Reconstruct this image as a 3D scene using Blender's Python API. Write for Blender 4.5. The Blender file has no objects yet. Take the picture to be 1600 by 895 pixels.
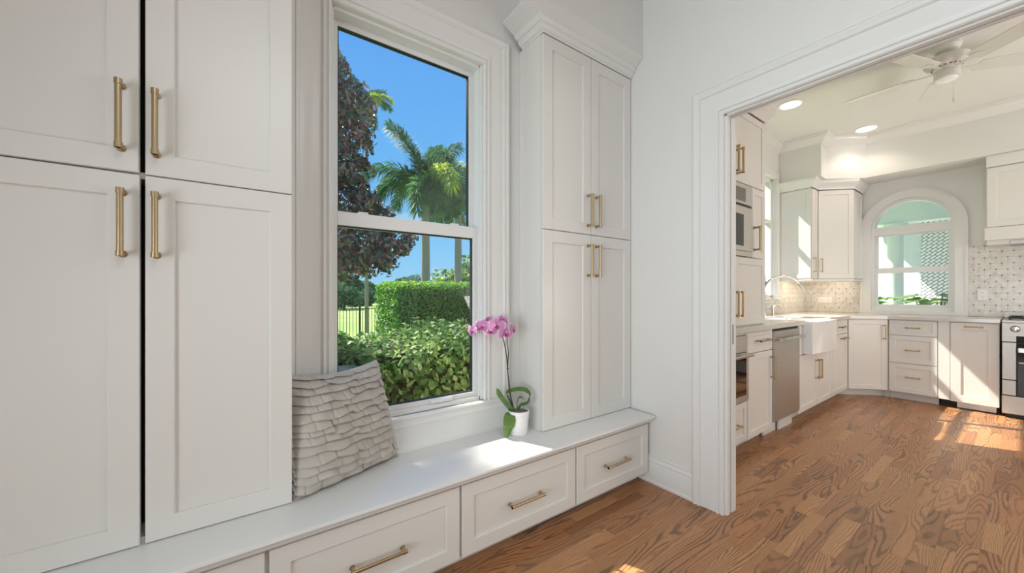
import bpy, bmesh, math, random
import numpy as np
from mathutils import Vector, Matrix
random.seed(7); rng = np.random.default_rng(7)
S = bpy.context.scene
COL = S.collection
PI = math.pi

# ------------------------------------------------------------------ camera
cam = bpy.data.cameras.new('camera'); camo = bpy.data.objects.new('camera', cam); COL.objects.link(camo)
FPX = 586.7
cam.sensor_width = 36; cam.lens = 36*FPX/1600; cam.shift_y = 12.5/1600; cam.clip_start = .02; cam.clip_end = 500
CF, SF = .5866, .8099
camo.location = (0, 0, 1.2); camo.rotation_euler = (PI/2, 0, math.atan2(-CF, SF))
S.camera = camo

# ------------------------------------------------------------------ world
W = bpy.data.worlds.new('sky'); S.world = W; W.use_nodes = True
wn = W.node_tree; wn.nodes.clear()
def wnode(t, **k):
    n = wn.nodes.new(t)
    for a, b in k.items(): setattr(n, a, b)
    return n
tc = wnode('ShaderNodeTexCoord'); sp = wnode('ShaderNodeSeparateXYZ'); wn.links.new(tc.outputs['Generated'], sp.inputs[0])
rp = wnode('ShaderNodeValToRGB'); wn.links.new(sp.outputs['Z'], rp.inputs[0])
e = rp.color_ramp.elements
e[0].position = 0; e[0].color = (.38, .72, 1.0, 1); e[1].position = 1; e[1].color = (.06, .26, .80, 1)
x = e.new(.12); x.color = (.25, .62, 1.0, 1)
x = e.new(.35); x.color = (.155, .50, 1.0, 1)
x = e.new(.62); x.color = (.10, .37, .95, 1)
nz = wnode('ShaderNodeTexNoise'); nz.inputs['Scale'].default_value = 5; nz.inputs['Detail'].default_value = 7
mp = wnode('ShaderNodeMapping'); mp.inputs['Scale'].default_value = (1, 1, 3.2); wn.links.new(tc.outputs['Generated'], mp.inputs[0]); wn.links.new(mp.outputs[0], nz.inputs[0])
cr = wnode('ShaderNodeValToRGB'); cr.color_ramp.elements[0].position = .53; cr.color_ramp.elements[1].position = .66; wn.links.new(nz.outputs[0], cr.inputs[0])
low = wnode('ShaderNodeMapRange'); low.inputs[1].default_value = .06; low.inputs[2].default_value = .24; low.inputs[3].default_value = 1; low.inputs[4].default_value = 0
wn.links.new(sp.outputs['Z'], low.inputs[0])
mu = wnode('ShaderNodeMath', operation='MULTIPLY'); wn.links.new(cr.outputs[0], mu.inputs[0]); wn.links.new(low.outputs[0], mu.inputs[1])
mx = wnode('ShaderNodeMix', data_type='RGBA'); wn.links.new(mu.outputs[0], mx.inputs[0]); wn.links.new(rp.outputs[0], mx.inputs[6]); mx.inputs[7].default_value = (.9, .95, 1, 1)
bg = wnode('ShaderNodeBackground'); bg.inputs[1].default_value = 1.0; wn.links.new(mx.outputs[2], bg.inputs[0])
wo = wnode('ShaderNodeOutputWorld'); wn.links.new(bg.outputs[0], wo.inputs[0])

# ------------------------------------------------------------------ lights and exposure
def sun(d, power, ang, col):
    l = bpy.data.lights.new('sun', 'SUN'); l.energy = power; l.angle = ang; l.color = col
    o = bpy.data.objects.new('sun', l); COL.objects.link(o); o.rotation_euler = Vector(d).to_track_quat('-Z', 'Y').to_euler(); o.location = (0, 8, 12)
sun((.39, -.92, -1.22), 12.0, math.radians(.6), (1, .93, .82))
def area(loc, tgt, sx, sy, power, col, name='area_light'):
    l = bpy.data.lights.new(name, 'AREA'); l.shape = 'RECTANGLE'; l.size = sx; l.size_y = sy; l.energy = power; l.color = col
    o = bpy.data.objects.new(name, l); COL.objects.link(o); o.location = loc
    o.rotation_euler = (Vector(tgt)-Vector(loc)).to_track_quat('-Z', 'Y').to_euler()
    return o
area((.3, -1.2, 3.05), (.3, -1.2, 0), 1.0, 1.8, 27, (.90, .96, 1.0), 'mudroom_overhead_fill')  # added soft fill under the ceiling, no lamp modelled there
area((-1.60, .0, 1.5), (2.1, .7, 2.1), 1.6, 2.2, 40, (.88, .96, 1.0), 'mudroom_side_fill').data.spread = math.radians(105)  # added fill aimed at the doorway wall; the wall behind it is solid
area((4.6, -1.6, 3.08), (4.6, -1.6, 0), 2.0, 2.0, 12, (1, .97, .92), 'kitchen_overhead_fill')  # extra overhead fill for the kitchen, added out of view
area((5.0, -2.95, 1.2), (4.8, -1.7, 3.0), 2.6, 2.0, 105, (1, .96, .90), 'kitchen_uplight_fill')  # added upward fill to brighten the kitchen ceiling; there is no door
S.view_settings.view_transform = 'Standard'; S.view_settings.look = 'None'
S.view_settings.exposure = 0.0; S.view_settings.gamma = 1.0; S.view_settings.use_curve_mapping = False

# ------------------------------------------------------------------ materials
def mat(name, col, rough=.5, metal=0, spec=.5, **k):
    m = bpy.data.materials.new(name); m.use_nodes = True
    b = m.node_tree.nodes['Principled BSDF']
    b.inputs['Base Color'].default_value = (*col, 1); b.inputs['Roughness'].default_value = rough
    b.inputs['Metallic'].default_value = metal; b.inputs['Specular IOR Level'].default_value = spec
    for a, v in k.items(): b.inputs[a.replace('_', ' ')].default_value = v
    return m
class N:
    def __init__(s, m): s.m = m; s.t = m.node_tree; s.b = s.t.nodes.get('Principled BSDF')
    def n(s, t, ins=None, **k):
        n = s.t.nodes.new(t)
        for a, b in k.items(): setattr(n, a, b)
        for a, b in (ins or {}).items():
            if isinstance(b, bpy.types.NodeSocket): s.t.links.new(b, n.inputs[a])
            else: n.inputs[a].default_value = b
        return n
    def math(s, op, a, b=0.0, c=0.0): return s.n('ShaderNodeMath', {0: a, 1: b, 2: c}, operation=op).outputs[0]
    def l(s, a, b): s.t.links.new(a, b)
    def ramp(s, fac, stops):
        r = s.n('ShaderNodeValToRGB', {0: fac}); e = r.color_ramp.elements
        while len(e) > 1: e.remove(e[-1])
        e[0].position = stops[0][0]; e[0].color = (*stops[0][1], 1)
        for p, c in stops[1:]: q = e.new(p); q.color = (*c, 1)
        return r.outputs[0]
def paint(name, col, rough, bump=.02, scale=90):
    m = mat(name, col, rough); q = N(m)
    g = q.n('ShaderNodeNewGeometry')
    nz = q.n('ShaderNodeTexNoise', {'Vector': g.outputs['Position'], 'Scale': scale, 'Detail': 3})
    bp = q.n('ShaderNodeBump', {'Height': nz.outputs[0], 'Strength': bump, 'Distance': .004}); q.l(bp.outputs[0], q.b.inputs['Normal'])
    n2 = q.n('ShaderNodeTexNoise', {'Vector': g.outputs['Position'], 'Scale': 1.3, 'Detail': 2})
    c = q.ramp(n2.outputs[0], [(.3, tuple(v*.97 for v in col)), (.7, col)]); q.l(c, q.b.inputs['Base Color'])
    return m
M = {}
M['cab'] = paint('cabinet_paint', (.79, .77, .735), .32, .015, 160)
M['wall'] = paint('wall_paint', (.80, .79, .765), .6, .08, 140)
M['trim'] = paint('trim_paint', (.81, .80, .78), .3, .01, 60)
M['ceil'] = paint('ceiling_paint', (.82, .815, .79), .8, .05, 120)
M['bench'] = paint('bench_paint', (.80, .80, .79), .22, .01, 60)
M['dark'] = mat('painted_recess_shade', (.03, .028, .025), .8)  # near-black colour standing in for shade in recesses, slots and toe space
M['black'] = mat('black_gasket', (.012, .013, .014), .45)
M['blackglass'] = mat('black_glass', (.012, .012, .014), .06)
M['vinyl'] = mat('white_vinyl', (.80, .80, .79), .35)
M['porcelain'] = mat('fireclay', (.86, .86, .85), .08)
M['brass'] = mat('aged_brass', (.50, .385, .235), .34, 1)
q = N(M['brass']); g = q.n('ShaderNodeNewGeometry')
wv = q.n('ShaderNodeTexNoise', {'Vector': g.outputs['Position'], 'Scale': 420, 'Detail': 1})
bp = q.n('ShaderNodeBump', {'Height': wv.outputs[0], 'Strength': .35, 'Distance': .0006}); q.l(bp.outputs[0], q.b.inputs['Normal'])
M['brassd'] = mat('dark_brass', (.40, .27, .14), .3, 1)
M['steel'] = mat('brushed_steel', (.52, .50, .47), .42, 1)
q = N(M['steel']); g = q.n('ShaderNodeNewGeometry'); mpp = q.n('ShaderNodeMapping', {'Vector': g.outputs['Position'], 'Scale': (6, 6, 500)})
wv = q.n('ShaderNodeTexNoise', {'Vector': mpp.outputs[0], 'Scale': 3, 'Detail': 2})
bp = q.n('ShaderNodeBump', {'Height': wv.outputs[0], 'Strength': .12, 'Distance': .0005}); q.l(bp.outputs[0], q.b.inputs['Normal'])
q.l(q.ramp(wv.outputs[0], [(.3, (.46, .44, .41)), (.7, (.56, .54, .51))]), q.b.inputs['Base Color'])
M['nickel'] = mat('brushed_nickel', (.62, .59, .55), .2, 1)
M['chrome'] = mat('knob_metal', (.75, .75, .74), .15, 1)
M['quartz'] = mat('quartz_worktop', (.66, .64, .60), .12)
M['lamp'] = mat('lamp_lens', (1, 1, 1), .5); b = M['lamp'].node_tree.nodes['Principled BSDF']
b.inputs['Emission Color'].default_value = (1, .95, .86, 1); b.inputs['Emission Strength'].default_value = 6
M['fanw'] = mat('fan_enamel', (.80, .79, .76), .35)
M['fanglow'] = mat('fan_lamp_glass', (.9, .9, .88), .3); b = M['fanglow'].node_tree.nodes['Principled BSDF']
b.inputs['Emission Color'].default_value = (1, .97, .9, 1); b.inputs['Emission Strength'].default_value = .12
M['plate'] = mat('outlet_plate', (.84, .83, .80), .3)
M['soil'] = mat('bark_mix', (.22, .19, .16), .9)
M['stem'] = mat('orchid_stem', (.06, .055, .04), .5)
M['spout'] = mat('iron', (.02, .02, .02), .5)

def glass(name, tint=(1, 1, 1), ior=1.5):
    m = bpy.data.materials.new(name); m.use_nodes = True; t = m.node_tree; t.nodes.clear(); q = N(m)
    tr = q.n('ShaderNodeBsdfTransparent', {0: (*tint, 1)}); gl = q.n('ShaderNodeBsdfGlossy', {0: (1, 1, 1, 1), 'Roughness': .0})
    gb = q.n('ShaderNodeNewGeometry').outputs['Backfacing']   # same reflectance on the way in and out of the pane
    fr = q.n('ShaderNodeFresnel', {'IOR': q.math('ADD', ior, q.math('MULTIPLY', gb, 1/ior-ior))}); mxs = q.n('ShaderNodeMixShader', {0: fr.outputs[0], 1: tr.outputs[0], 2: gl.outputs[0]})
    o = q.n('ShaderNodeOutputMaterial', {0: mxs.outputs[0]})
    return m
M['glass'] = glass('window_glass', (.97, .985, .98), 1.5)

def leafmat(name, stops, rough=.45, trans=.25, spec=.5):
    m = mat(name, stops[0][1], rough, 0, spec); q = N(m)
    a = q.n('ShaderNodeAttribute', attribute_name='seed')
    c = q.ramp(a.outputs['Fac'], stops); q.l(c, q.b.inputs['Base Color'])
    tl = q.n('ShaderNodeBsdfTranslucent', {0: c}); out = q.t.nodes['Material Output']
    mxs = q.n('ShaderNodeMixShader', {0: trans, 1: q.b.outputs[0], 2: tl.outputs[0]}); q.l(mxs.outputs[0], out.inputs[0])
    return m
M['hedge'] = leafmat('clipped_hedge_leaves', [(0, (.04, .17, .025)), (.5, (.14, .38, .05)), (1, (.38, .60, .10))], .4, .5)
M['near'] = leafmat('broad_hedge_leaves', [(0, (.03, .10, .035)), (.45, (.10, .23, .05)), (.8, (.31, .44, .12)), (1, (.56, .64, .26))], .5, .42, .3)
M['magnolia'] = leafmat('magnolia_leaves', [(0, (.04, .09, .05)), (.45, (.07, .13, .08)), (.55, (.13, .06, .05)), (.85, (.20, .075, .055)), (1, (.45, .14, .06))], .22, .2, 1.0)
M['palm'] = leafmat('palm_leaflets', [(0, (.05, .15, .07)), (.5, (.14, .28, .12)), (.85, (.34, .46, .10)), (1, (.72, .74, .10))], .6, .4, .2)
M['far'] = leafmat('distant_foliage', [(0, (.04, .12, .05)), (1, (.16, .28, .12))], .8, .3)
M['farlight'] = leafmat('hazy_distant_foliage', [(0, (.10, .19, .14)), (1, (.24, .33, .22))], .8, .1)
M['orchidleaf'] = leafmat('orchid_leaf', [(0, (.07, .16, .035)), (1, (.20, .34, .08))], .3, .15)
M['bark'] = mat('palm_bark', (.30, .27, .23), .9)
M['barkd'] = mat('dark_bark', (.10, .075, .055), .9)
M['core'] = mat('hedge_core_shade', (.012, .022, .008), 1)  # dark colour standing in for shade between the hedge leaves
M['fence'] = mat('black_aluminium', (.02, .022, .022), .4)
M['stucco'] = mat('outside_stucco', (.75, .78, .76), .9)
M['teal'] = mat('teal_porch_ceiling', (.66, .82, .86), .8)
M['ornament'] = mat('blue_grey_glass', (.16, .22, .24), .15)

def grass():
    m = mat('lawn_grass', (.2, .35, .06), .9); q = N(m); g = q.n('ShaderNodeNewGeometry')
    n1 = q.n('ShaderNodeTexNoise', {'Vector': g.outputs['Position'], 'Scale': .35, 'Detail': 6})
    q.l(q.ramp(n1.outputs[0], [(.3, (.20, .33, .06)), (.7, (.33, .45, .11))]), q.b.inputs['Base Color']); return m
M['grass'] = grass()

def wood():
    m = mat('stained_oak', (.26, .13, .07), .34); q = N(m)
    g = q.n('ShaderNodeNewGeometry'); s = q.n('ShaderNodeSeparateXYZ', {0: g.outputs['Position']})
    a = q.n('ShaderNodeAttribute', attribute_name='seed').outputs['Fac']
    X, Y = s.outputs[0], s.outputs[1]
    zz = q.math('MULTIPLY', a, 61.0)
    # cathedral figure: contour lines of a stretched noise, a different cut on every strip
    v = q.n('ShaderNodeCombineXYZ', {0: q.math('MULTIPLY', X, 1.5), 1: q.math('MULTIPLY', Y, 10.5), 2: zz}).outputs[0]
    n1 = q.n('ShaderNodeTexNoise', {'Vector': v, 'Scale': 1.0, 'Detail': .6, 'Roughness': .3}).outputs[0]
    vd = q.n('ShaderNodeCombineXYZ', {0: q.math('MULTIPLY', X, 30.0), 1: q.math('MULTIPLY', Y, 60.0), 2: zz}).outputs[0]
    nd = q.n('ShaderNodeTexNoise', {'Vector': vd, 'Scale': 1.0, 'Detail': 1}).outputs[0]
    w = q.math('ADD', q.math('MULTIPLY', n1, 13.0), q.math('MULTIPLY', nd, .38))
    w = q.math('ADD', w, q.math('MULTIPLY', Y, q.math('MULTIPLY', q.math('MULTIPLY', a, a), 110.0)))
    fr = q.math('PINGPONG', w, .5)
    line = q.ramp(fr, [(0, (1, 1, 1)), (.10, (.95, .95, .95)), (.22, (.10, .10, .10)), (.5, (0, 0, 0))])
    vf = q.n('ShaderNodeCombineXYZ', {0: q.math('MULTIPLY', X, 18.0), 1: q.math('MULTIPLY', Y, 520.0), 2: zz}).outputs[0]
    nf = q.n('ShaderNodeTexNoise', {'Vector': vf, 'Scale': 1.0, 'Detail': 3, 'Roughness': .6}).outputs[0]
    fine = q.ramp(nf, [(.35, (.72, .72, .72)), (.6, (1.08, 1.08, 1.08))])
    a2 = q.math('FRACT', q.math('MULTIPLY', a, 7.31))
    base = q.ramp(a, [(0, (.34, .15, .062)), (.3, (.45, .21, .092)), (.55, (.53, .255, .115)), (.8, (.47, .205, .085)), (1, (.60, .31, .135))])
    dark = q.n('ShaderNodeMix', {0: .72, 6: base, 7: (.045, .022, .014, 1)}, data_type='RGBA').outputs[2]
    lf = q.math('MULTIPLY', line, q.math('ADD', .5, q.math('MULTIPLY', a2, .5)))
    c1 = q.n('ShaderNodeMix', {0: lf, 6: base, 7: dark}, data_type='RGBA').outputs[2]
    c2 = q.n('ShaderNodeMix', {0: .8, 6: c1, 7: fine}, data_type='RGBA', blend_type='MULTIPLY').outputs[2]
    q.l(c2, q.b.inputs['Base Color'])
    bp = q.n('ShaderNodeBump', {'Height': q.math('SUBTRACT', nf, q.math('MULTIPLY', line, .8)), 'Strength': .10, 'Distance': .0006})
    q.l(bp.outputs[0], q.b.inputs['Normal'])
    q.b.inputs['Coat Weight'].default_value = .1; q.b.inputs['Coat Roughness'].default_value = .25
    return m
M['oak'] = wood()

def linen():
    m = mat('grey_linen', (.50, .455, .41), .9); q = N(m); tcn = q.n('ShaderNodeTexCoord')
    n1 = q.n('ShaderNodeTexNoise', {'Vector': tcn.outputs['Object'], 'Scale': 500, 'Detail': 2})
    n2 = q.n('ShaderNodeTexNoise', {'Vector': tcn.outputs['Object'], 'Scale': 12, 'Detail': 3})
    q.l(q.ramp(n2.outputs[0], [(.3, (.47, .43, .385)), (.7, (.56, .515, .465))]), q.b.inputs['Base Color'])
    bp = q.n('ShaderNodeBump', {'Height': n1.outputs[0], 'Strength': .35, 'Distance': .001}); q.l(bp.outputs[0], q.b.inputs['Normal'])
    q.b.inputs['Sheen Weight'].default_value = .3
    return m
M['linen'] = linen()
def marble():
    m = mat('marble_tile', (.70, .66, .60), .25); q = N(m); g = q.n('ShaderNodeNewGeometry')
    n1 = q.n('ShaderNodeTexNoise', {'Vector': g.outputs['Position'], 'Scale': 14, 'Detail': 5, 'Distortion': 1.2})
    q.l(q.ramp(n1.outputs[0], [(.3, (.58, .54, .49)), (.5, (.70, .67, .61)), (.7, (.76, .73, .68))]), q.b.inputs['Base Color']); return m
M['marble'] = marble()
M['dot'] = mat('grey_brown_dot_tile', (.20, .17, .14), .3)
M['grout'] = mat('grout', (.68, .65, .60), .9)
def petal():
    m = mat('pink_petal', (.75, .3, .6), .5); q = N(m); tcn = q.n('ShaderNodeTexCoord')
    at = q.n('ShaderNodeAttribute', attribute_name='edge')
    n2 = q.n('ShaderNodeTexNoise', {'Vector': tcn.outputs['Object'], 'Scale': 160, 'Detail': 2})
    f = q.math('ADD', at.outputs['Fac'], q.math('MULTIPLY', q.math('SUBTRACT', n2.outputs[0], .5), .5))
    c = q.ramp(f, [(0, (.97, .92, .95)), (.16, (.70, .28, .55)), (.62, (.80, .40, .68)), (.85, (.97, .82, .93))]); q.l(c, q.b.inputs['Base Color'])
    tl = q.n('ShaderNodeBsdfTranslucent', {0: c}); mxs = q.n('ShaderNodeMixShader', {0: .3, 1: q.b.outputs[0], 2: tl.outputs[0]}); q.l(mxs.outputs[0], q.t.nodes['Material Output'].inputs[0])
    return m
M['petal'] = petal(); M['lip'] = mat('magenta_lip', (.45, .05, .25), .5)
def lattice():
    m = mat('woven_block_wall', (.8, .82, .82), .8); q = N(m); g = q.n('ShaderNodeNewGeometry'); s = q.n('ShaderNodeSeparateXYZ', {0: g.outputs['Position']})
    v = q.n('ShaderNodeCombineXYZ', {0: s.outputs[1], 1: s.outputs[2], 2: 0.0})
    b1 = q.n('ShaderNodeMapping', {'Vector': v.outputs[0], 'Rotation': (0, 0, .7), 'Scale': (1, 1, 1)})
    br = q.n('ShaderNodeTexBrick', {'Vector': b1.outputs[0], 'Color1': (.95, .95, .92, 1), 'Color2': (.92, .92, .9, 1), 'Mortar': (.04, .05, .06, 1), 'Scale': 8, 'Mortar Size': .035, 'Row Height': .35, 'Brick Width': .7})
    q.l(br.outputs[0], q.b.inputs['Base Color']); return m
M['lattice'] = lattice()

# ------------------------------------------------------------------ mesh helpers
class MB:
    def __init__(s): s.v = []; s.f = []
    def add(s, vs, fs):
        o = len(s.v); s.v += [tuple(v) for v in vs]; s.f += [tuple(i+o for i in f) for f in fs]; return s
    def box(s, x0, x1, y0, y1, z0, z1):
        return s.fbox(WF, x0, x1, y0, y1, z0, z1)
    def fbox(s, F, a0, a1, b0, b1, c0, c1):
        P = [F(a, b, c) for c in (c0, c1) for b in (b0, b1) for a in (a0, a1)]
        return s.add(P, [(0, 2, 3, 1), (4, 5, 7, 6), (0, 1, 5, 4), (2, 6, 7, 3), (0, 4, 6, 2), (1, 3, 7, 5)])
    def rings(s, R, cap=True, close=True):
        n = len(R[0]); vs = [p for r in R for p in r]; fs = []
        for i in range(len(R)-1):
            for j in range(n if close else n-1):
                k = (j+1) % n; fs.append((i*n+j, i*n+k, (i+1)*n+k, (i+1)*n+j))
        if cap: fs += [tuple(range(n-1, -1, -1)), tuple((len(R)-1)*n+j for j in range(n))]
        return s.add(vs, fs)
    def tube(s, path, r, seg=10, cap=True):
        path = [Vector(p) for p in path]; R = []
        t0 = (path[1]-path[0]).normalized(); up = Vector((0, 0, 1)) if abs(t0.z) < .9 else Vector((1, 0, 0)); nn = t0.cross(up).normalized()
        for i, p in enumerate(path):
            t = (path[min(i+1, len(path)-1)]-path[max(i-1, 0)]).normalized()
            nn = (nn - t*nn.dot(t)).normalized(); bb = t.cross(nn); rr = r[i] if isinstance(r, (list, tuple)) else r
            R.append([p+nn*math.cos(2*PI*j/seg)*rr+bb*math.sin(2*PI*j/seg)*rr for j in range(seg)])
        return s.rings(R, cap)
    def lathe(s, prof, c, seg=32, axis='z', cap=True):
        R = []
        for r, h in prof:
            ring = []
            for j in range(seg):
                a = 2*PI*j/seg; p = (r*math.cos(a), r*math.sin(a), h)
                if axis == 'y': p = (p[0], p[2], p[1])
                if axis == 'x': p = (p[2], p[0], p[1])
                ring.append((c[0]+p[0], c[1]+p[1], c[2]+p[2]))
            R.append(ring)
        return s.rings(R, cap)
    def prism(s, poly, z0, z1):
        return s.rings([[(x, y, z0) for x, y in poly], [(x, y, z1) for x, y in poly]])
    def build(s, name, m, parent=None, bevel=0, smooth=None, seeds=None, attrs=None, keep=False):
        me = bpy.data.meshes.new(name); off = Vector((0, 0, 0))
        if parent is not None:
            p = parent
            while p: off += p.location; p = p.parent
        me.from_pydata([tuple(Vector(v)-off) for v in s.v] if parent is not None else s.v, [], s.f)
        if bevel or not keep:
            bm = bmesh.new(); bm.from_mesh(me)
            bmesh.ops.recalc_face_normals(bm, faces=bm.faces[:])
            if bevel: bmesh.ops.bevel(bm, geom=[e for e in bm.edges if e.is_manifold and e.calc_face_angle(0) > .6], offset=bevel, segments=1, affect='EDGES', clamp_overlap=True)
            bm.to_mesh(me); bm.free()
        if smooth:
            me.shade_smooth(); me.set_sharp_from_angle(angle=math.radians(smooth))
        if seeds is not None:
            at = me.attributes.new('seed', 'FLOAT', 'FACE'); at.data.foreach_set('value', seeds)
        for k, v in (attrs or {}).items():
            at = me.attributes.new(k, 'FLOAT', 'POINT'); at.data.foreach_set('value', v)
        me.materials.append(m)
        o = bpy.data.objects.new(name, me); COL.objects.link(o)
        if parent is not None: o.parent = parent
        return o
def WF(a, b, c): return (a, b, c)
def frame(o, u, v, n):
    o, u, v, n = map(Vector, (o, u, v, n))
    return lambda a, b, c: tuple(o+u*a+v*b+n*c)
def thing(name, label, cat, loc, group=None):
    o = bpy.data.objects.new(name, None); o.empty_display_size = .1; COL.objects.link(o); o.location = loc
    o['label'] = label; o['category'] = cat
    if group: o['group'] = group
    return o
def tag(o, label, cat, group=None, kind=None):
    o['label'] = label; o['category'] = cat
    if group: o['group'] = group
    if kind: o['kind'] = kind
    return o
def struct(name, mb, m, **k):
    o = mb.build(name, m, **k); o['kind'] = 'structure'; return o

def shaker(mb, F, a0, a1, b0, b1, c0, t=.02, st=.057, rec=.008):
    """one framed door or drawer front: F(a,b,c), a across, b up, c outward"""
    def r(i, c): return [F(a0+i, b0+i, c), F(a1-i, b0+i, c), F(a1-i, b1-i, c), F(a0+i, b1-i, c)]
    mb.rings([r(0, c0), r(0, c0+t-.002), r(.002, c0+t), r(st, c0+t), r(st+.002, c0+t-.0015), r(st+.0035, c0+t-rec)])
def pull(F, a, b, L, vert, c0, par, r=.0062, pr=.032):
    """brass bar pull centred at a,b on plane c0"""
    mb = MB(); G = (lambda s, t, c: F(a+t, b+s, c)) if vert else (lambda s, t, c: F(a+s, b+t, c))
    h = L/2
    mb.tube([G(-h, 0, c0+pr), G(h, 0, c0+pr)], r, 10)
    for s in (-1, 1):
        mb.tube([G(s*h, 0, c0+pr), G(s*(h-.016), 0, c0+pr)], r*1.22, 10)
        mb.tube([G(s*(h-.008), 0, c0), G(s*(h-.008), 0, c0+pr)], r*.85, 8)
        mb.tube([G(s*(h-.008), 0, c0), G(s*(h-.008), 0, c0+.003)], r*1.4, 8)
    return mb.build('handle', M['brass'], par, smooth=40)
def sweep(mb, path, prof, F, closed=False):
    """profile [(off,h)] swept along a 2D path, offset to the left of travel, mitred; F(x,y,h)->3D"""
    n = len(path); R = []
    for i in range(n):
        p = Vector(path[i]).to_2d() if len(path[i]) > 2 else Vector(path[i])
        def nrm(a, b): d = (Vector(b)-Vector(a)).normalized(); return Vector((-d.y, d.x))
        if i == 0: m_ = nrm(path[0], path[1]); k = 1
        elif i == n-1: m_ = nrm(path[-2], path[-1]); k = 1
        else:
            n1 = nrm(path[i-1], path[i]); n2 = nrm(path[i], path[i+1]); m_ = (n1+n2).normalized(); k = 1/max(.2, m_.dot(n1))
        R.append([F(p.x+m_.x*o*k, p.y+m_.y*o*k, h) for o, h in prof])
    mb.rings(R); return mb

# ------------------------------------------------------------------ room shell
ZC = 3.13
XD0, XD1 = 2.14, 2.225          # doorway wall
YW, YWo = 1.80, 1.96            # mudroom window wall
# openings
WX0, WX1, WZ0, WZ1 = .323, 1.10, .62, 2.485
mb = MB()
mb.box(-1.7, WX0, YW, YWo, -.3, ZC).box(WX1, XD1, YW, YWo, -.3, ZC).box(WX0, WX1, YW, YWo, -.3, WZ0-.01).box(WX0, WX1, YW, YWo, WZ1, ZC)
YM = 1.90
mb = MB()
mb.box(-1.7, WX0, YW, YM, -.3, ZC).box(WX1, XD1, YW, YM, -.3, ZC).box(WX0, WX1, YW, YM, -.3, WZ0-.01).box(WX0, WX1, YW, YM, WZ1, ZC)
mb.box(-1.7, WX0-.05, YM, YWo, -.3, ZC).box(WX1+.06, XD1, YM, YWo, -.3, ZC).box(WX0-.05, WX1+.06, YM, YWo, -.3, WZ0-.06).box(WX0-.05, WX1+.06, YM, YWo, WZ1+.05, ZC)
struct('wall_window', mb, M['wall'])
OY0, OY1, OZ = -1.6, .977, 2.178
mb = MB().box(XD0, XD1, OY1, YW, 0, ZC).box(XD0, XD1, -3.1, OY0, 0, ZC).box(XD0, 2.195, OY0, OY1, OZ, ZC).box(2.195, XD1, OY0, OY1, 2.32, ZC)
struct('wall_doorway', mb, M['wall'])
struct('wall_left', MB().box(-1.75, -1.65, -3.1, YW, 0, ZC), M['wall'])
struct('wall_back', MB().box(-1.75, 6.62, -3.2, -3.1, 0, ZC), M['wall'])
mb = MB().box(1.36, XD0, 1.488, YW, 2.762, ZC); struct('trim_bulkhead', mb, M['wall'])
mb = MB().box(-1.65, .155, 1.488, YW, 2.762, ZC); struct('trim_bulkhead', mb, M['wall'])
struct('ceiling', MB().box(-1.75, 6.8, -3.2, 2.15, ZC, ZC+.12), M['ceil'])
# kitchen walls
YK = 1.92; XK = 6.62
KX0, KX1, KZ0, KZ1 = 3.95, 5.59, 1.16, 2.69
mb = MB().box(XD1, KX0, YK, YK+.16, -.3, ZC).box(KX1, XK+.15, YK, YK+.16, -.3, ZC).box(KX0, KX1, YK, YK+.16, -.3, KZ0).box(KX0, KX1, YK, YK+.16, KZ1, ZC)
struct('wall_kitchen_left', mb, M['wall'])
AY0, AY1, AZ0, ASP = .507, 1.211, 1.0, 2.03
AC, AR = (AY0+AY1)/2, (AY1-AY0)/2; ARZ = 2.385-ASP
mb = MB().box(XK, XK+.15, AY1, YK, -.3, ZC).box(XK, XK+.15, -3.2, AY0, -.3, ZC).box(XK, XK+.15, AY0, AY1, -.3, AZ0)
NA = 28
for i in range(NA):
    t0, t1 = PI*i/NA, PI*(i+1)/NA
    ya, yb = AC+AR*math.cos(t0), AC+AR*math.cos(t1); za, zb = ASP+ARZ*math.sin(t0), ASP+ARZ*math.sin(t1)
    mb.rings([[(xx, ya, za), (xx, yb, zb), (xx, yb, ZC), (xx, ya, ZC)] for xx in (XK, XK+.15)])
struct('wall_kitchen_far', mb, M['wall'])
# kitchen bulkhead above the wall cabinets
BZ = 2.628
bp_ = [(5.67, YK), (5.67, 1.48), (5.87, 1.48), (6.2, 1.186), (6.2, -3.1), (XK, -3.1), (XK, YK)]
struct('trim_kitchen_bulkhead', MB().prism(bp_, BZ, ZC), M['wall'])
crown = [(0, -.115), (.006, -.115), (.010, -.100), (.030, -.085), (.048, -.055), (.070, -.040), (.078, -.022), (.090, -.018), (.094, 0), (0, 0)]
mb = MB(); sweep(mb, [(3.5, YK), (5.67, YK), (5.67, 1.48), (5.87, 1.48), (6.2, 1.186), (6.2, -3.1)], [(-o, ZC+h) for o, h in crown], lambda x, y, h: (x, y, h))
struct('trim_kitchen_crown', mb, M['trim'], smooth=30)

# ------------------------------------------------------------------ floor: oak strips
fl = struct('floor', MB().box(-1.75, 6.7, -3.2, 2.1, -.06, -.012), mat('subfloor', (.07, .04, .025), .9))
SW = .0635
planks = []
j = 0; y = -3.1
while y < 1.9:
    xx = -1.65 - random.random()*.5
    while xx < 6.6:
        L = random.choice((.22, .3, .38, .46, .55, .7, .85)) * random.uniform(.85, 1.15)
        planks.append((xx, min(xx+L, 6.6), y, y+SW)); xx += L
    y += SW
def score(p):
    cx, cy = (p[0]+p[1])/2, (p[2]+p[3])/2
    d = cx*CF+cy*SF; r = cx*SF-cy*CF
    if d < .3: return -1
    u, v = 800+FPX*r/d, 460+FPX*1.2/d
    if u < 650 or u > 1640 or v > 930 or cx < .55: return -1
    if cx < XD0 and cy > 1.4 or cx > XD0 and cy > 1.36 or cx > 6.15: return -1
    if cx > XD1 and u < 1145: return -1
    return 1/d
sc = sorted([(score(p), i) for i, p in enumerate(planks)], reverse=True)
top = set(i for s_, i in sc[:300] if s_ > 0)
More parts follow.
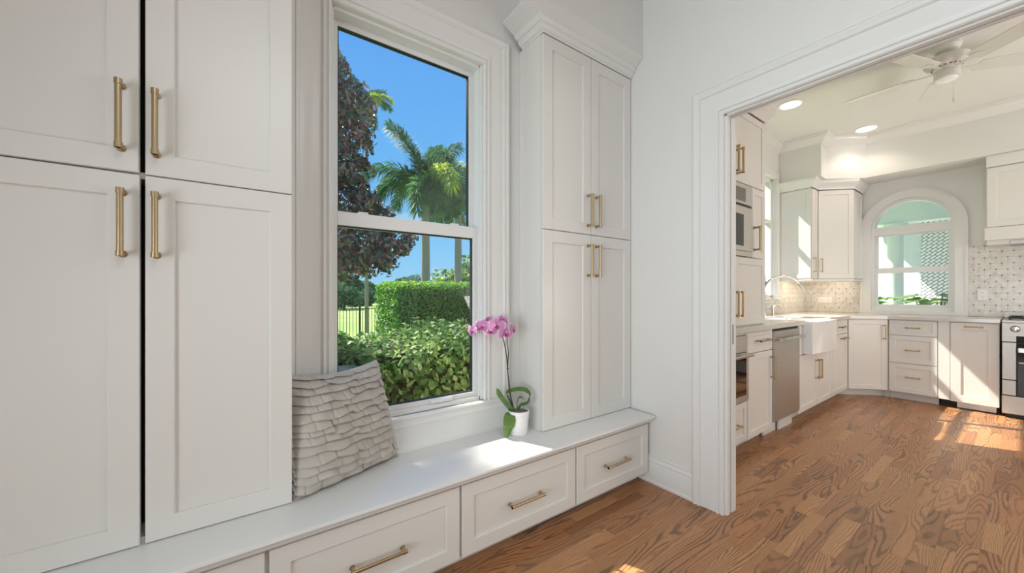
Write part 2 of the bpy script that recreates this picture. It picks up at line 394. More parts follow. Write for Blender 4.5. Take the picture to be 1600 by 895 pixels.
def plank_geo(mb, p):
    g = .0001; bv = .0005; x0, x1, y0, y1 = p[0]+g, p[1]-g, p[2]+g, p[3]-g
    mb.rings([[(x0, y0, -.012), (x1, y0, -.012), (x1, y1, -.012), (x0, y1, -.012)], [(x0, y0, -bv), (x1, y0, -bv), (x1, y1, -bv), (x0, y1, -bv)],
              [(x0+bv, y0+bv, 0), (x1-bv, y0+bv, 0), (x1-bv, y1-bv, 0), (x0+bv, y1-bv, 0)]])
rest = MB(); rs = []
for i, p in enumerate(planks):
    sd = random.random()
    if i in top:
        m1 = MB(); plank_geo(m1, p); m1.build('plank', M['oak'], fl, keep=True, seeds=[sd]*len(m1.f))
    elif p[1] > p[0]+.01:
        n0 = len(rest.f); plank_geo(rest, p); rs += [sd]*(len(rest.f)-n0)
o = rest.build('planks', M['oak'], fl, keep=True, seeds=rs); o['kind'] = 'stuff'

# ------------------------------------------------------------------ trims in the mudroom
cas = [(0, 0), (0, .014), (.005, .021), (.012, .021), (.014, .014), (.022, .015), (.025, .024), (.033, .026), (.037, .018), (.039, .014), (.052, .018), (.070, .016), (.090, .017), (.108, .021), (.122, .020), (.124, .027), (.128, .031), (.136, .031), (.139, .026), (.150, .033), (.160, .033), (.166, .026), (.168, .020), (.172, .018), (.172, 0)]
# window casing: three sides and a stool with apron
Fy = lambda x, z, h: (x, YW-h, z)
mb = MB(); sweep(mb, [(WX1, .60), (WX1, WZ1), (WX0, WZ1), (WX0, .60)], [(-o, h) for o, h in cas], Fy)
struct('trim_window_casing', mb, M['trim'], smooth=30)
stool = [(0, .612), (-.026, .612), (-.034, .606), (-.034, .598), (-.028, .590), (-.022, .575), (-.024, .560), (-.02, .552), (-.018, .47), (-.022, .462), (-.024, .437), (0, .437)]
mb = MB(); mb.rings([[(xx, YW+o, z) for o, z in stool] for xx in (WX0-.172, WX1+.172)])
mb.box(WX0, WX1, YW-.01, 1.8155, .56, .612)
struct('trim_window_stool', mb, M['trim'], smooth=30)
# doorway casing both sides and jambs
Fx = lambda y, z, h: (XD0-h, y, z)
mb = MB(); sweep(mb, [(OY1, 0), (OY1, OZ), (OY0, OZ), (OY0, 0)], [(-o, h) for o, h in cas], Fx)
struct('trim_doorway_casing', mb, M['trim'], smooth=30)
mb = MB()
for y0, y1 in ((OY1-.014, OY1), (OY0, OY0+.014)):
    mb.box(XD0-.002, XD0+.032, y0, y1, 0, OZ).box(XD0+.050, XD1+.015, y0, y1, 0, OZ)
mb.box(XD0-.002, XD0+.028, OY0, OY1, OZ-.008, OZ).box(XD0+.040, 2.20, OY0, OY1, OZ-.008, OZ)
o = struct('door_1', mb, M['trim'], bevel=.0015)
MB().box(XD0+.032, XD0+.050, OY1-.003, OY1+.001, 0, OZ).box(XD0+.028, XD0+.040, OY0, OY1, OZ-.003, OZ+.001).build('pocket_slot', M['dark'], o)
MB().box(XD0+.058, XD0+.066, OY1-.0155, OY1-.013, .925, 1.035).build('strike_plate', M['black'], o, bevel=.001)
bb = [(0, 0), (.022, 0), (.022, .012), (.016, .02), (.016, .128), (.014, .132), (.018, .138), (.014, .152), (.010, .158), (.012, .166), (.004, .172), (0, .172)]
mb = MB(); mb.rings([[(XD0-o, y, z) for o, z in bb] for y in (1.137, YW-.01)])
struct('baseboard_right', mb, M['trim'], smooth=30)
mb = MB(); mb.rings([[(XD0-o, y, z) for o, z in bb] for y in (-3.1, OY0-.172)]); struct('baseboard_rear', mb, M['trim'], smooth=30)

# ------------------------------------------------------------------ mudroom window
mb = MB(); x0, x1, z0, z1 = WX0, WX1, WZ0-.01, WZ1
for a in ((x0, x0+.014, 1.815, 1.908, z0, z1), (x1-.014, x1, 1.815, 1.908, z0, z1), (x0, x1, 1.815, 1.908, z1-.014, z1), (x0, x1, 1.815, 1.908, z0, z0+.02)): mb.box(*a)
mb.box(x1-.008, x1, 1.801, 1.816, .6125, z1).box(x0, x0+.008, 1.801, 1.816, .6125, z1)
w1 = struct('window_1', mb, M['vinyl'], bevel=.0015)
def sash(par, x0, x1, z0, z1, y0, y1, sl, sr, st, sb, name='sash'):
    mb = MB().box(x0, x0+sl, y0, y1, z0, z1).box(x1-sr, x1, y0, y1, z0, z1).box(x0+sl, x1-sr, y0, y1, z1-st, z1).box(x0+sl, x1-sr, y0, y1, z0, z0+sb)
    s = mb.build(name, M['vinyl'], par, bevel=.002)
    ym = (y0+y1)/2; g = .005
    gk = MB(); a, b, c, d = x0+sl, x1-sr, z0+sb, z1-st
    gk.box(a, a+g, ym-.008, ym+.012, c, d).box(b-g, b, ym-.008, ym+.012, c, d).box(a+g, b-g, ym-.008, ym+.012, d-g, d).box(a+g, b-g, ym-.008, ym+.012, c, c+g)
    gk.build('gasket', M['black'], s)
    MB().box(a+g, b-g, ym, ym+.004, c+g, d-g).build('glass_pane', M['glass'], s)
    return s
sash(w1, .337, 1.086, 1.515, 2.471, 1.875, 1.905, .028, .030, .028, .045)
lo = sash(w1, .334, 1.086, .630, 1.578, 1.835, 1.872, .022, .026, .063, .024)
MB().box(.80, .925, 1.815, 1.836, .632, .652).build('lift_rail', M['vinyl'], lo, bevel=.003)
for xx in (.47, .95): MB().box(xx-.022, xx+.022, 1.838, 1.866, 1.578, 1.587).build('sash_lock', M['vinyl'], lo, bevel=.002)

# ------------------------------------------------------------------ bench
BT = .437; YF = 1.425
Fd = frame((0, YF, 0), (1, 0, 0), (0, 0, 1), (0, -1, 0))
bench = thing('storage_bench', 'long low white built-in bench with a row of brass-handled drawers under the window', 'bench', (.25, 1.6, 0))
mb = MB().box(-1.65, 2.118, YF+.02, YW-.002, .07, BT-.0365).box(-1.65, 2.10, YF+.085, YW, 0, .07)
mb.build('carcass', M['cab'], bench)
dx = [(1.463, 2.10), (.770, 1.452), (.076, .758), (-.617, .064), (-1.31, -.629)]
for i, (a, b) in enumerate(dx):
    d = MB(); shaker(d, Fd, a, b, .072, .381, -.02, .02, .058, .009); d = d.build('drawer', M['cab'], bench)
    pull(Fd, (a+b)/2, .222, .20, False, 0, d, .0068, .03)
mb = MB(); edge = [(YW, BT), (1.392, BT), (1.385, BT-.004), (1.383, BT-.012), (1.388, BT-.020), (1.396, BT-.024), (1.400, BT-.036), (YW, BT-.036)]
mb.rings([[(xx, a, b) for a, b in edge] for xx in (-1.65, 2.1175)])
tag(mb.build('bench_top', M['bench'], smooth=30), 'smooth white bench seat board with a moulded front edge, running under the window', 'bench top')

# ------------------------------------------------------------------ mudroom tall cabinets
YC = 1.581
Fc = frame((0, YC, 0), (1, 0, 0), (0, 0, 1), (0, -1, 0))
def tall(label, x0, x1, doors, hx, group, hz=((1.63, 1.83), (1.30, 1.50)), left_open=False, name='tall_cabinet'):
    t = thing(name, label, 'cabinet', ((x0+x1)/2, 1.69, BT), group)
    mb = MB().box(x0, x0+.018, YC+.022, YW-.002, BT+.0005, 2.65).box(x1-.018, x1, YC+.022, YW-.002, BT+.0005, 2.65).box(x0+.018, x1-.018, YC+.022, YW, 2.632, 2.65)
    mb.box(x0+.018, x1-.018, YC+.022, YW, BT+.0005, BT+.018).box(x0+.018, x1-.018, YC+.022, YW, 1.555, 1.575)
    mb.build('carcass', M['cab'], t)
    MB().box(x0+.018, x1-.018, YC+.12, YC+.13, BT+.018, 1.555).box(x0+.018, x1-.018, YC+.12, YC+.13, 1.575, 2.632).build('shade_backing', M['dark'], t)  # dark sheet put in as the shade behind the doors
    for (a, b, h, lean) in doors:
        for z0, z1, (h0, h1) in ((BT+.004, 1.5625, hz[1]), (1.5665, 2.648, hz[0])):
            F = Fc
            if lean and z0 > 1.5: F = frame((a, YC, 0), Vector((1, -.035, 0)).normalized(), (0, 0, 1), Vector((-.035, -1, 0)).normalized())
            A, B, Hh = (0, b-a, h-a) if F is not Fc else (a, b, h)
            d = MB(); shaker(d, F, A, B, z0, z1, -.02, .02, .066, .009); d = d.build('door', M['cab'], t)
            pull(F, Hh, (h0+h1)/2, h1-h0, True, 0, d, .0078, .034)
    cr = [(0, 0), (.005, 0), (.005, .010), (.013, .013), (.024, .030), (.024, .036), (.031, .038), (.043, .056), (.043, .062), (.050, .064), (.090, .100), (.094, .102), (.094, .112), (0, .112)]
    mb = MB(); kx = 1.5; yb_ = YW-.03
    if x1 > 2: R = [[(x0-o*kx, yb_, 2.65+h) for o, h in cr], [(x0-o*kx, YC-o, 2.65+h) for o, h in cr], [(x1, YC-o, 2.65+h) for o, h in cr]]
    else: R = [[(x0, YC-o, 2.65+h) for o, h in cr], [(x1, YC-o, 2.65+h) for o, h in cr], [(x1, yb_, 2.65+h) for o, h in cr]]
    mb.rings(R)
    mb.build('crown', M['trim'], t, smooth=30)
    return t
tall('tall white shaker cabinet right of the window, with slim paired doors and crown moulding', 1.36, 2.135,
     [(1.361, 1.744, 1.716, False), (1.748, 2.134, 1.79, False)], 0, 'tall cabinets on the bench', hz=((1.612, 1.808), (1.308, 1.504)))
tall('tall white shaker cabinet left of the window beside the ruffled cushion', -.625, .155,
     [(-.624, -.246, -.282, True), (-.234, .154, -.208, False)], 0, 'tall cabinets on the bench', hz=((1.622, 1.820), (1.312, 1.510)))

# ------------------------------------------------------------------ ruffled cushion
cu = thing('cushion', 'square grey linen cushion covered in ruffle rows, leaning beside the window', 'cushion', (.37, 1.66, BT))
co = Vector((.160, 1.622, BT+.004)); cux = Vector((.405, .155, 0)).normalized(); cw = .458
cun = Vector((cux.y, -cux.x, 0)); lean = math.radians(9); cuv = Vector((0, 0, math.cos(lean)))-cun*math.sin(lean); cnn = cun*math.cos(lean)+Vector((0, 0, math.sin(lean)))
chh = .436; TH = .085
def csurf(u, v, off=0, side=1):
    wfac = 1 - .145*v + .05*(1-4*(v-.5)**2)*0
    th = TH*(max(0, 1-abs(2*u-1)**3.2)**.55)*(max(0, 1-abs(2*v-1)**3.0)**.55)*(1.15-.35*v)
    corner = .008*((2*u-1)**2)*((2*v-1)**2)
    p = co+cux*(u*wfac+(1-wfac)*.15)*cw+cuv*(v*chh+corner*(1 if v > .5 else -.3))
    sag = -.014*math.sin(PI*u)*(v**3)
    return p+cuv*sag+cnn*(side*(th+.004)+off)+cun*.01
mb = MB(); n = 18
for side in (1, -1):
    mb.rings([[csurf(i/n, k/n, 0, side*(1 if side > 0 else .45)) for i in range(n+1)] for k in range(n+1)], cap=False, close=False)
mb.build('cushion_body', M['linen'], cu, smooth=60, keep=True)
def ruffle(u0, u1, vt, drop, ph, flip):
    nu, nv = max(12, int((u1-u0)*170)), 5; R = []
    fq = random.uniform(38, 60); amp = random.uniform(.003, .0055); tl = random.uniform(-.013, .013)
    for k in range(nv+1):
        s = k/nv; row = []
        for i in range(nu+1):
            u = u0+(u1-u0)*i/nu; e = (i/nu)
            pin = math.sin(PI*min(1, e*4))*.5 if e < .25 else (math.sin(PI*min(1, (1-e)*4))*.5 if e > .75 else .5)
            edgefall = 1-.10*(abs(2*e-1)**6)+.05*math.sin(u*17+ph*3)
            v = vt+tl*(e-.5)-drop*s*edgefall-.006*math.sin(u*23+ph)*s
            cr_ = max(0, math.sin(u*fq*.8+ph+1.7*math.sin(u*9+ph)))**9; wave = amp*.7*math.sin(u*fq*.6+ph)*s**.7-.0062*cr_*(.25+.75*s)
            flare = .004+.021*s**1.2
            row.append(csurf(min(1.03, max(-.03, u)), max(-.01, min(1.02, v)), flare+wave))
        R.append(row)
    # turned hem for thickness
    R.append([Vector(p)-cnn*.0028+cuv*.001 for p in R[-1]])
    m_ = MB(); m_.rings(R, cap=False, close=False)
    m_.build('ruffle', M['linen'], cu, smooth=35, keep=True)
rows = 13
for r_ in range(rows+1):
    vt = .045+r_*(1.0-.03)/rows
    u = -.02-random.random()*.06
    while u < .99:
        wd = random.uniform(.30, .60); e_ = min(1.02, u+wd)
        if e_ > .93: e_ = 1.02
        ruffle(max(u-.015, -.02), e_+.008 if e_ < 1 else e_, min(1.02, vt+random.uniform(-.010, .010)), random.uniform(.085, .110), random.uniform(0, 6), 0); u = e_
        if e_ >= 1.02: break
for a_, b_ in ((-.02, .34), (.3, .68), (.64, 1.02)): ruffle(a_, b_, 1.03, .055, random.uniform(0, 6), 0)
# side ruffles wrap on the window side and top edge
for k in range(11):
    v0 = .02+k*.09; R = []
    for a in range(4):
        row = []
        for i in range(9):
            v = v0+.10*i/8; s = a/3
            row.append(csurf(1.0, min(1, v), 0)+cux*(.004+.014*math.sin(PI*i/8)**.5*s)+cnn*(.012-.03*s+.004*math.sin(v*70+a))-cuv*.02*s)
        R.append(row)
    MB().rings(R, cap=False, close=False).build('ruffle', M['linen'], cu, smooth=50, keep=True)

# ------------------------------------------------------------------ potted orchid
PX, PY = 1.24, 1.65
orch = thing('potted_orchid', 'pink moth orchid in a ribbed white pot on the bench by the window', 'plant', (PX, PY, BT))
rr = [(.0, .0), (.044, 0), (.047, .003)]
for k in range(9):
    z = .006+k*.0135; r0 = .047+.0125*(z/.13)
    rr += [(r0-.0008, z), (r0+.0012, z+.0045), (r0+.0012, z+.009), (r0-.0008, z+.0130)]
rr += [(.0605, .13), (.057, .131), (.0555, .128), (.0545, .118), (.0, .118)]
MB().lathe([(r, z+BT+.0005) for r, z in rr], (PX, PY, 0), 40, cap=False).build('pot', M['porcelain'], orch, smooth=40)
mb = MB().lathe([(.001, BT+.127), (.03, BT+.126), (.056, BT+.1195)], (PX, PY, 0), 24, cap=False); mb.build('potting_mix', M['soil'], orch)
PS = .00352
Rv = Vector((SF, -CF, 0)); Fv = Vector((CF, SF, 0))
def O(px, v, f=0): return Vector((PX, PY, BT))+Rv*(px-810)*PS+Vector((0, 0, (677-v)*PS))+Fv*f
def bez(pts, n=24):
    out = []
    P = [Vector(p) for p in pts]; P = [P[0]*2-P[1]]+P+[P[-1]*2-P[-2]]
    for i in range(1, len(P)-2):
        for k in range(n):
            t = k/n; a, b, c, d = P[i-1], P[i], P[i+1], P[i+2]
            out.append(.5*((2*b)+(-a+c)*t+(2*a-5*b+4*c-d)*t*t+(-a+3*b-3*c+d)*t**3))
    out.append(P[-2]); return out
s1 = bez([O(801, 634), O(796, 612), O(793, 580), O(791, 555), O(786, 530), O(779, 515), O(765, 509, -.01), O(748, 509, -.02), O(738, 512, -.02)], 8)
s2 = bez([O(800, 636, .01), O(795, 600, .01), O(793, 575, .01), O(794, 552, .01), O(792, 532, .01), O(796, 518, .005), O(799, 514)], 8)
MB().tube(s1, [.0040-.0022*i/len(s1) for i in range(len(s1))], 8).build('stem', M['stem'], orch, smooth=60)
MB().tube(s2, [.0036-.0016*i/len(s2) for i in range(len(s2))], 8).build('stem', M['stem'], orch, smooth=60)
MB().lathe([(.001, -.004), (.006, -.003), (.007, 0), (.006, .003), (.001, .004)], tuple(O(793, 576)), 10).build('stem_clip', M['stem'], orch, smooth=60)
def leaf(path, width, side, thick=.0025, fold=.25):
    pts = bez(path, 7); n = len(pts); top, bot = [], []
    m_ = MB(); R = []
    side = Vector(side).normalized()
    for i, p in enumerate(pts):
        t = i/(n-1); w = width*(math.sin(PI*min(1, t*.93+.07))**.6)*(1 if t < .97 else .5)
        tg = (pts[min(i+1, n-1)]-pts[max(i-1, 0)]).normalized(); sd = (side-tg*side.dot(tg)).normalized(); nm = sd.cross(tg)
        if nm.z < 0: nm = -nm
        ring = [p+sd*w*.5*a+nm*(abs(a)*w*fold*.5) for a in (-1, -.5, 0, .5, 1)]
        R.append(ring+[q_-nm*thick for q_ in reversed(ring)])
    m_.rings(R)
    sds = [min(1, max(0, .5+.4*math.sin(k*.7))) for k in range(len(m_.f))]
    m_.build('leaf', M['orchidleaf'], orch, smooth=60, seeds=[.35+.3*((f[0] // 10) % 7)/7 for f in m_.f])
leaf([O(801, 645), O(790, 632), O(781, 618, -.02), O(777, 604, -.03)], .062, Rv*.7-Fv*.7)
leaf([O(799, 643, -.03), O(796, 647, -.055), O(794, 660, -.068), O(791, 677, -.066)], .066, Rv+Fv*.3)
leaf([O(803, 640), O(792, 618, .04), O(806, 612, .05), O(820, 612, .04), O(827, 618, .02), O(825, 628, 0), O(815, 634, 0)], .030, Fv+Vector((0, 0, .6)))
leaf([O(808, 640), O(808, 628), O(812, 620, -.01), O(818, 622, -.02)], .028, Fv)
leaf([O(806, 642, .0), O(811, 636, -.01), O(815, 630, -.02), O(824, 626, -.02)], .026, Fv-Rv*.3)
def petal(par, C, X, Y, Z, ang, L, Wd, cup, name='petal', m=None, nl=6):
    d = X*math.cos(ang)+Y*math.sin(ang); s = -X*math.sin(ang)+Y*math.cos(ang); m_ = MB(); R = []; ed = []
    for i in range(nl+1):
        t = i/nl; w = Wd*math.sin(PI*min(1, .06+t*.90))**.55*(.55+.6*t if t < .75 else 1)*.5
        for a in (-1, -.5, 0, .5, 1): ed.append(max(t*.55+.05, (abs(a)**2)*.9*t+.1*t+(.9 if t > .98 else 0)*1))
        R.append([C+d*L*t+s*w*a+Z*(cup*math.sin(t*2.6)*L-.12*abs(a)*w+.003*math.sin(a*5+t*6)) for a in (-1, -.5, 0, .5, 1)])
    m_.rings(R, cap=False, close=False); m_.build(name, m or M['petal'], par, smooth=70, attrs={'edge': ed}, keep=True)
def flower(px, v, f, yaw, pitch, sc):
    C = O(px, v+3, f); sc *= 1.16; Z = (-Fv*math.cos(yaw)+Rv*math.sin(yaw)); Z = (Z*math.cos(pitch)+Vector((0, 0, math.sin(pitch)))).normalized()
    X = Z.cross(Vector((0, 0, 1))).normalized()*-1; Y = Z.cross(X)*1; 
    if Y.z < 0: Y = -Y
    cm = MB().lathe([(.001, -.003), (.0045, -.002), (.005, .001), (.003, .004), (.001, .005)], tuple(C+Z*.004), 8); h = cm.build('flower', M['lip'], orch, smooth=60)
    for a, L, Wd, c, z in ((90, .036, .026, .10, -.002), (215, .036, .026, .10, -.002), (325, .036, .026, .10, -.002), (8, .040, .048, .16, .002), (172, .040, .048, .16, .002)):
        petal(h, C+Z*z, X, Y, Z, math.radians(a+random.uniform(-6, 6)), L*sc, Wd*sc, c)
    petal(h, C+Z*.006, X, Y, Z, math.radians(270), .018*sc, .014*sc, .5, 'lip', M['lip'], 4)
    for a in (240, 300): petal(h, C+Z*.006, X, Y, Z, math.radians(a), .012*sc, .009*sc, .6, 'lip', M['lip'], 4)
for a in ((740, 513, -.03, -.9, .0, .95), (754, 506, -.03, -.35, .15, 1.0), (766, 513, -.02, .15, -.1, .85), (776, 505, -.03, .1, .1, 1.08), (762, 499, .02, -.6, .5, .8), (789, 517, -.02, .4, -.1, 1.0), (799, 512, .0, 1.1, .1, .9), (784, 498, .02, .4, .5, .8)):
    flower(*a)

# ================================================================== KITCHEN
YA = 1.262
FA = frame((0, YA, 0), (1, 0, 0), (0, 0, 1), (0, -1, 0))
XB = 6.08
FB = frame((XB, 0, 0), (0, -1, 0), (0, 0, 1), (-1, 0, 0))   # a = -y
def base(label, F, a0, a1, fronts, depth, name='base_cabinet', group='kitchen base cabinets', zt=.9145, z0=.09, toe=.09, loc=None):
    p = F((a0+a1)/2, 0, -depth/2); t = thing(name, label, 'cabinet', (p[0], p[1], 0), group)
    MB().fbox(F, a0, a1, z0, zt, -depth, -.021).fbox(F, a0, a1, 0, z0, -depth, -toe-.012).build('carcass', M['cab'], t)
    for kind, x0, x1, y0, y1, hx, hy, hl, hv in fronts:
        d = MB(); shaker(d, F, x0, x1, y0, y1, -.02, .02, .05 if y1-y0 > .2 else .034, .008); d = d.build(kind, M['cab'], t)
        if hl: pull(F, hx, hy, hl, hv, 0, d, .0068, .034)
    return t
# oven cabinet
t = thing('oven_cabinet', 'white base cabinet housing the built-in oven, nearest the doorway', 'cabinet', (2.76, 1.58, 0), 'kitchen base cabinets')
MB().fbox(FA, 2.30, 3.127, .09, .405, -.64, -.021).fbox(FA, 2.30, 2.44, .405, .9145, -.64, 0).fbox(FA, 3.097, 3.127, .405, .9145, -.64, 0).fbox(FA, 2.44, 3.097, .895, .9145, -.64, -.005).fbox(FA, 2.30, 3.127, 0, .09, -.64, -.10).build('carcass', M['cab'], t)
d = MB(); shaker(d, FA, 2.42, 3.115, .10, .39, -.02, .02, .045); d = d.build('drawer', M['cab'], t); pull(FA, 2.78, .24, .36, False, 0, d, .0068, .034)
t = thing('wall_oven', 'stainless built-in oven under the worktop nearest the doorway, with dark glass door', 'oven', (2.77, 1.5, .41))
MB().fbox(FA, 2.442, 3.095, .41, .893, -.5, -.001).build('body', M['steel'], t, bevel=.002)
MB().fbox(FA, 2.442, 3.095, .775, .893, 0, .012).build('control_panel', M['steel'], t, bevel=.002)
dd = MB().fbox(FA, 2.442, 3.095, .412, .768, 0, .022).build('oven_door', M['steel'], t, bevel=.003)
MB().fbox(FA, 2.50, 3.05, .455, .735, .0215, .024).build('oven_glass', M['blackglass'], dd)
mb = MB().tube([FA(2.47, .752, .055), FA(3.08, .752, .055)], .012, 12)
for xx in (2.52, 3.03): mb.tube([FA(xx, .752, .02), FA(xx, .752, .055)], .008, 8)
mb.build('handle', M['nickel'], dd, smooth=40)
base('narrow white base cabinet, one drawer over one door, between oven and dishwasher', FA, 3.131, 3.597,
     [('drawer', 3.134, 3.594, .747, .911, 3.39, .835, .22, False), ('door', 3.134, 3.594, .092, .741, 3.562, .60, .18, True)], .64)
t = thing('dishwasher', 'stainless dishwasher with a bar handle, left of the farmhouse sink', 'dishwasher', (3.89, 1.56, 0))
MB().fbox(FA, 3.601, 4.188, .13, .905, -.58, -.004).build('body', M['black'], t)
dd = MB().fbox(FA, 3.603, 4.186, .132, .893, -.004, .012).build('door', M['steel'], t, bevel=.003)
mb = MB().tube([FA(3.63, .825, .055), FA(4.165, .825, .055)], .013, 14)
for xx in (3.665, 4.13): mb.tube([FA(xx, .825, .012), FA(xx, .825, .055)], .009, 8)
mb.build('handle', M['nickel'], dd, smooth=40)
MB().fbox(FA, 3.601, 3.86, 0, .10, -.085, -.070).fbox(FA, 3.875, 4.188, 0, .10, -.065, -.05).build('toe_kick', M['cab'], t)
# sink cabinet
t = base('wide white sink cabinet with paired doors under the apron sink', FA, 4.19, 5.205,
     [('door', 4.225, 4.700, .092, .625, 4.665, .455, .19, True), ('door', 4.706, 5.200, .092, .625, 4.745, .455, .19, True)], .64, zt=.632)
MB().fbox(FA, 4.19, 4.285, .632, .9145, -.64, 0).fbox(FA, 5.05, 5.205, .632, .9145, -.64, 0).fbox(FA, 4.19, 4.222, .092, .632, -.021, 0).build('side_stile', M['cab'], t)
t = thing('farmhouse_sink', 'white fireclay apron-front sink under the kitchen window', 'sink', (4.66, 1.42, .64))
SX0, SX1, SY0, SY1 = 4.295, 5.035, 1.185, 1.655
outer = [(SX0+(SX1-SX0)*i/12, SY0-.018*math.sin(PI*i/12)) for i in range(13)]+[(SX1, SY1), (SX0, SY1)]
inner = [(SX0+.035+(SX1-SX0-.07)*i/12, SY0+.04-.014*math.sin(PI*i/12)) for i in range(13)]+[(SX1-.035, SY1-.035), (SX0+.035, SY1-.035)]
mb = MB(); mb.rings([[(x, y, z) for x, y in o_] for o_, z in ((outer, .640), (outer, .935), (outer, .943), (inner, .943), (inner, .70))])
mb.build('basin', M['porcelain'], t, bevel=.004, smooth=40)
MB().lathe([(.001, .7025), (.035, .7025), (.045, .7015)], (4.66, 1.42, 0), 20).build('drain', M['nickel'], t, smooth=40)
base('small white base cabinet right of the sink, one drawer over one narrow door', FA, 5.209, 5.80,
     [('drawer', 5.213, 5.79, .752, .911, 5.55, .83, .22, False), ('door', 5.213, 5.79, .092, .746, 5.60, .70, .2, False)], .64)
# diagonal corner
dv = Vector((6.085-5.803, .975-1.262, 0)); DL = dv.length; dv.normalize(); FDg = frame((5.803, 1.262, 0), dv, (0, 0, 1), (-dv.y*-1*-1, dv.x*-1*-1*-1, 0))
nD = Vector((dv.y, -dv.x, 0)); nD = nD if nD.x < 0 else -nD
FDg = frame((5.803, 1.262, 0), dv, (0, 0, 1), nD)
t = thing('corner_base_cabinet', 'white diagonal corner base cabinet with one tall door', 'cabinet', (6.2, 1.5, 0), 'kitchen base cabinets')
MB().prism([(5.815, 1.283), (6.092, .968), (6.61, .968), (6.61, 1.91), (5.815, 1.91)], .09, .9145).prism([(5.84, 1.38), (6.20, 1.01), (6.61, 1.01), (6.61, 1.91), (5.84, 1.91)], 0, .09).box(6.175, 6.5, .968, 1.015, 0, .09).build('carcass', M['cab'], t)
d = MB(); shaker(d, FDg, .006, DL-.006, .092, .905, -.02, .02, .05); d = d.build('door', M['cab'], t); pull(FDg, DL-.035, .765, .17, True, 0, d, .0068, .034)
# drawers facing the camera
base('white three-drawer base cabinet below the arched window', FB, -.966, -.586,
     [('drawer', -.960, -.588, .740, .908, -.77, .826, .115, False), ('drawer', -.960, -.588, .425, .734, -.77, .575, .115, False), ('drawer', -.960, -.588, .092, .419, -.77, .27, .115, False)], .53)
t = thing('trash_compactor', 'white panel-fronted compactor cabinet between the drawers and the range', 'cabinet', (6.35, .38, 0), 'kitchen base cabinets')
MB().fbox(FB, -.583, -.50, .085, .9145, -.53, -.002).fbox(FB, -.583, -.178, .085, .9145, -.53, -.022).build('carcass', M['cab'], t)
MB().fbox(FB, -.575, -.18, 0, .085, -.5, -.10).build('dark_toe_space', M['dark'], t)
MB().fbox(FB, -.455, -.20, .008, .075, -.098, -.07).build('toe_grille', M['steel'], t)
d = MB(); shaker(d, FB, -.496, -.180, .078, .908, -.02, .022, .07); d = d.build('door', M['cab'], t); pull(FB, -.34, .868, .125, False, .002, d, .0068, .034)
# worktop
wt = MB()
wt.prism([(2.262, 1.237), (4.292, 1.237), (4.292, YK), (2.262, YK)], .9155, .955)
wt.prism([(4.292, 1.658), (5.038, 1.658), (5.038, YK), (4.292, YK)], .9155, .955)
wt.prism([(5.038, 1.237), (5.793, 1.237), (6.055, .965), (6.055, .172), (6.61, .172), (6.61, YK), (5.038, YK)], .9155, .955)
tag(wt.build('worktop', M['quartz'], bevel=.003), 'pale stone kitchen worktop wrapping from the doorway round to the range', 'worktop')
# hutch above the worktop
YH = 1.282; FH = frame((0, YH, 0), (1, 0, 0), (0, 0, 1), (0, -1, 0))
t = thing('pantry_hutch', 'tall white hutch standing on the worktop with the microwave built in', 'cabinet', (2.9, 1.6, .9555))
MB().fbox(FH, 2.27, 3.503, .9555, 1.49, -.62, -.021).fbox(FH, 2.27, 3.503, 2.042, 2.61, -.62, -.021).fbox(FH, 2.27, 2.44, 1.49, 2.042, -.62, -.0).fbox(FH, 3.255, 3.503, 1.49, 2.042, -.62, -.021).build('carcass', M['cab'], t)
for x0, x1, z0, z1, hx, hz_, hl in ((2.42, 2.957, 2.048, 2.602, 2.925, 2.19, .19), (2.963, 3.50, 2.048, 2.602, 2.998, 2.19, .19), (2.42, 2.957, .968, 1.483, 2.925, 1.13, .19), (2.963, 3.50, .968, 1.483, 2.998, 1.13, .19), (3.262, 3.50, 1.489, 2.042, 3.29, 1.64, .19)):
    d = MB(); shaker(d, FH, x0, x1, z0, z1, -.02, .02, .05); d = d.build('door', M['cab'], t); pull(FH, hx, hz_, hl, True, 0, d, .0088, .045)
crk = [(0, 0), (.010, 0), (.016, .015), (.040, .04), (.052, .055), (.060, .062), (.060, .09), (0, .09)]
mb = MB(); sweep(mb, [(3.503, YK-.01), (3.503, YH), (2.27, YH)], [(o, 2.61+h) for o, h in crk], lambda x, y, h: (x, y, h)); mb.build('crown', M['trim'], t, smooth=30)
struct('trim_hutch_bulkhead', MB().box(2.26, 3.565, 1.222, YK, 2.702, 2.85).box(2.26, 3.84, 1.30, YK, 2.85, ZC), M['wall'])
t = thing('microwave', 'stainless built-in microwave with black glass, seen through the doorway', 'microwave', (2.85, 1.5, 1.492))
MB().fbox(FH, 2.442, 3.253, 1.492, 2.040, -.45, .004).build('trim_frame', M['steel'], t, bevel=.002)
dd = MB().fbox(FH, 2.47, 3.225, 1.53, 1.862, .004, .018).build('oven_door', M['steel'], t, bevel=.003)
MB().fbox(FH, 2.50, 3.06, 1.565, 1.80, .0175, .021).build('oven_glass', M['blackglass'], dd)
MB().fbox(FH, 2.47, 3.225, 1.880, 2.018, .004, .016).build('vent_panel', M['steel'], t, bevel=.003)
MB().fbox(FH, 2.50, 3.10, 1.90, 2.0, .0155, .018).build('control_glass', mat('smoked_glass', (.16, .14, .12), .1), t)
MB().fbox(FH, 2.47, 3.225, 1.864, 1.878, .004, .008).build('gap_strip', M['black'], t)
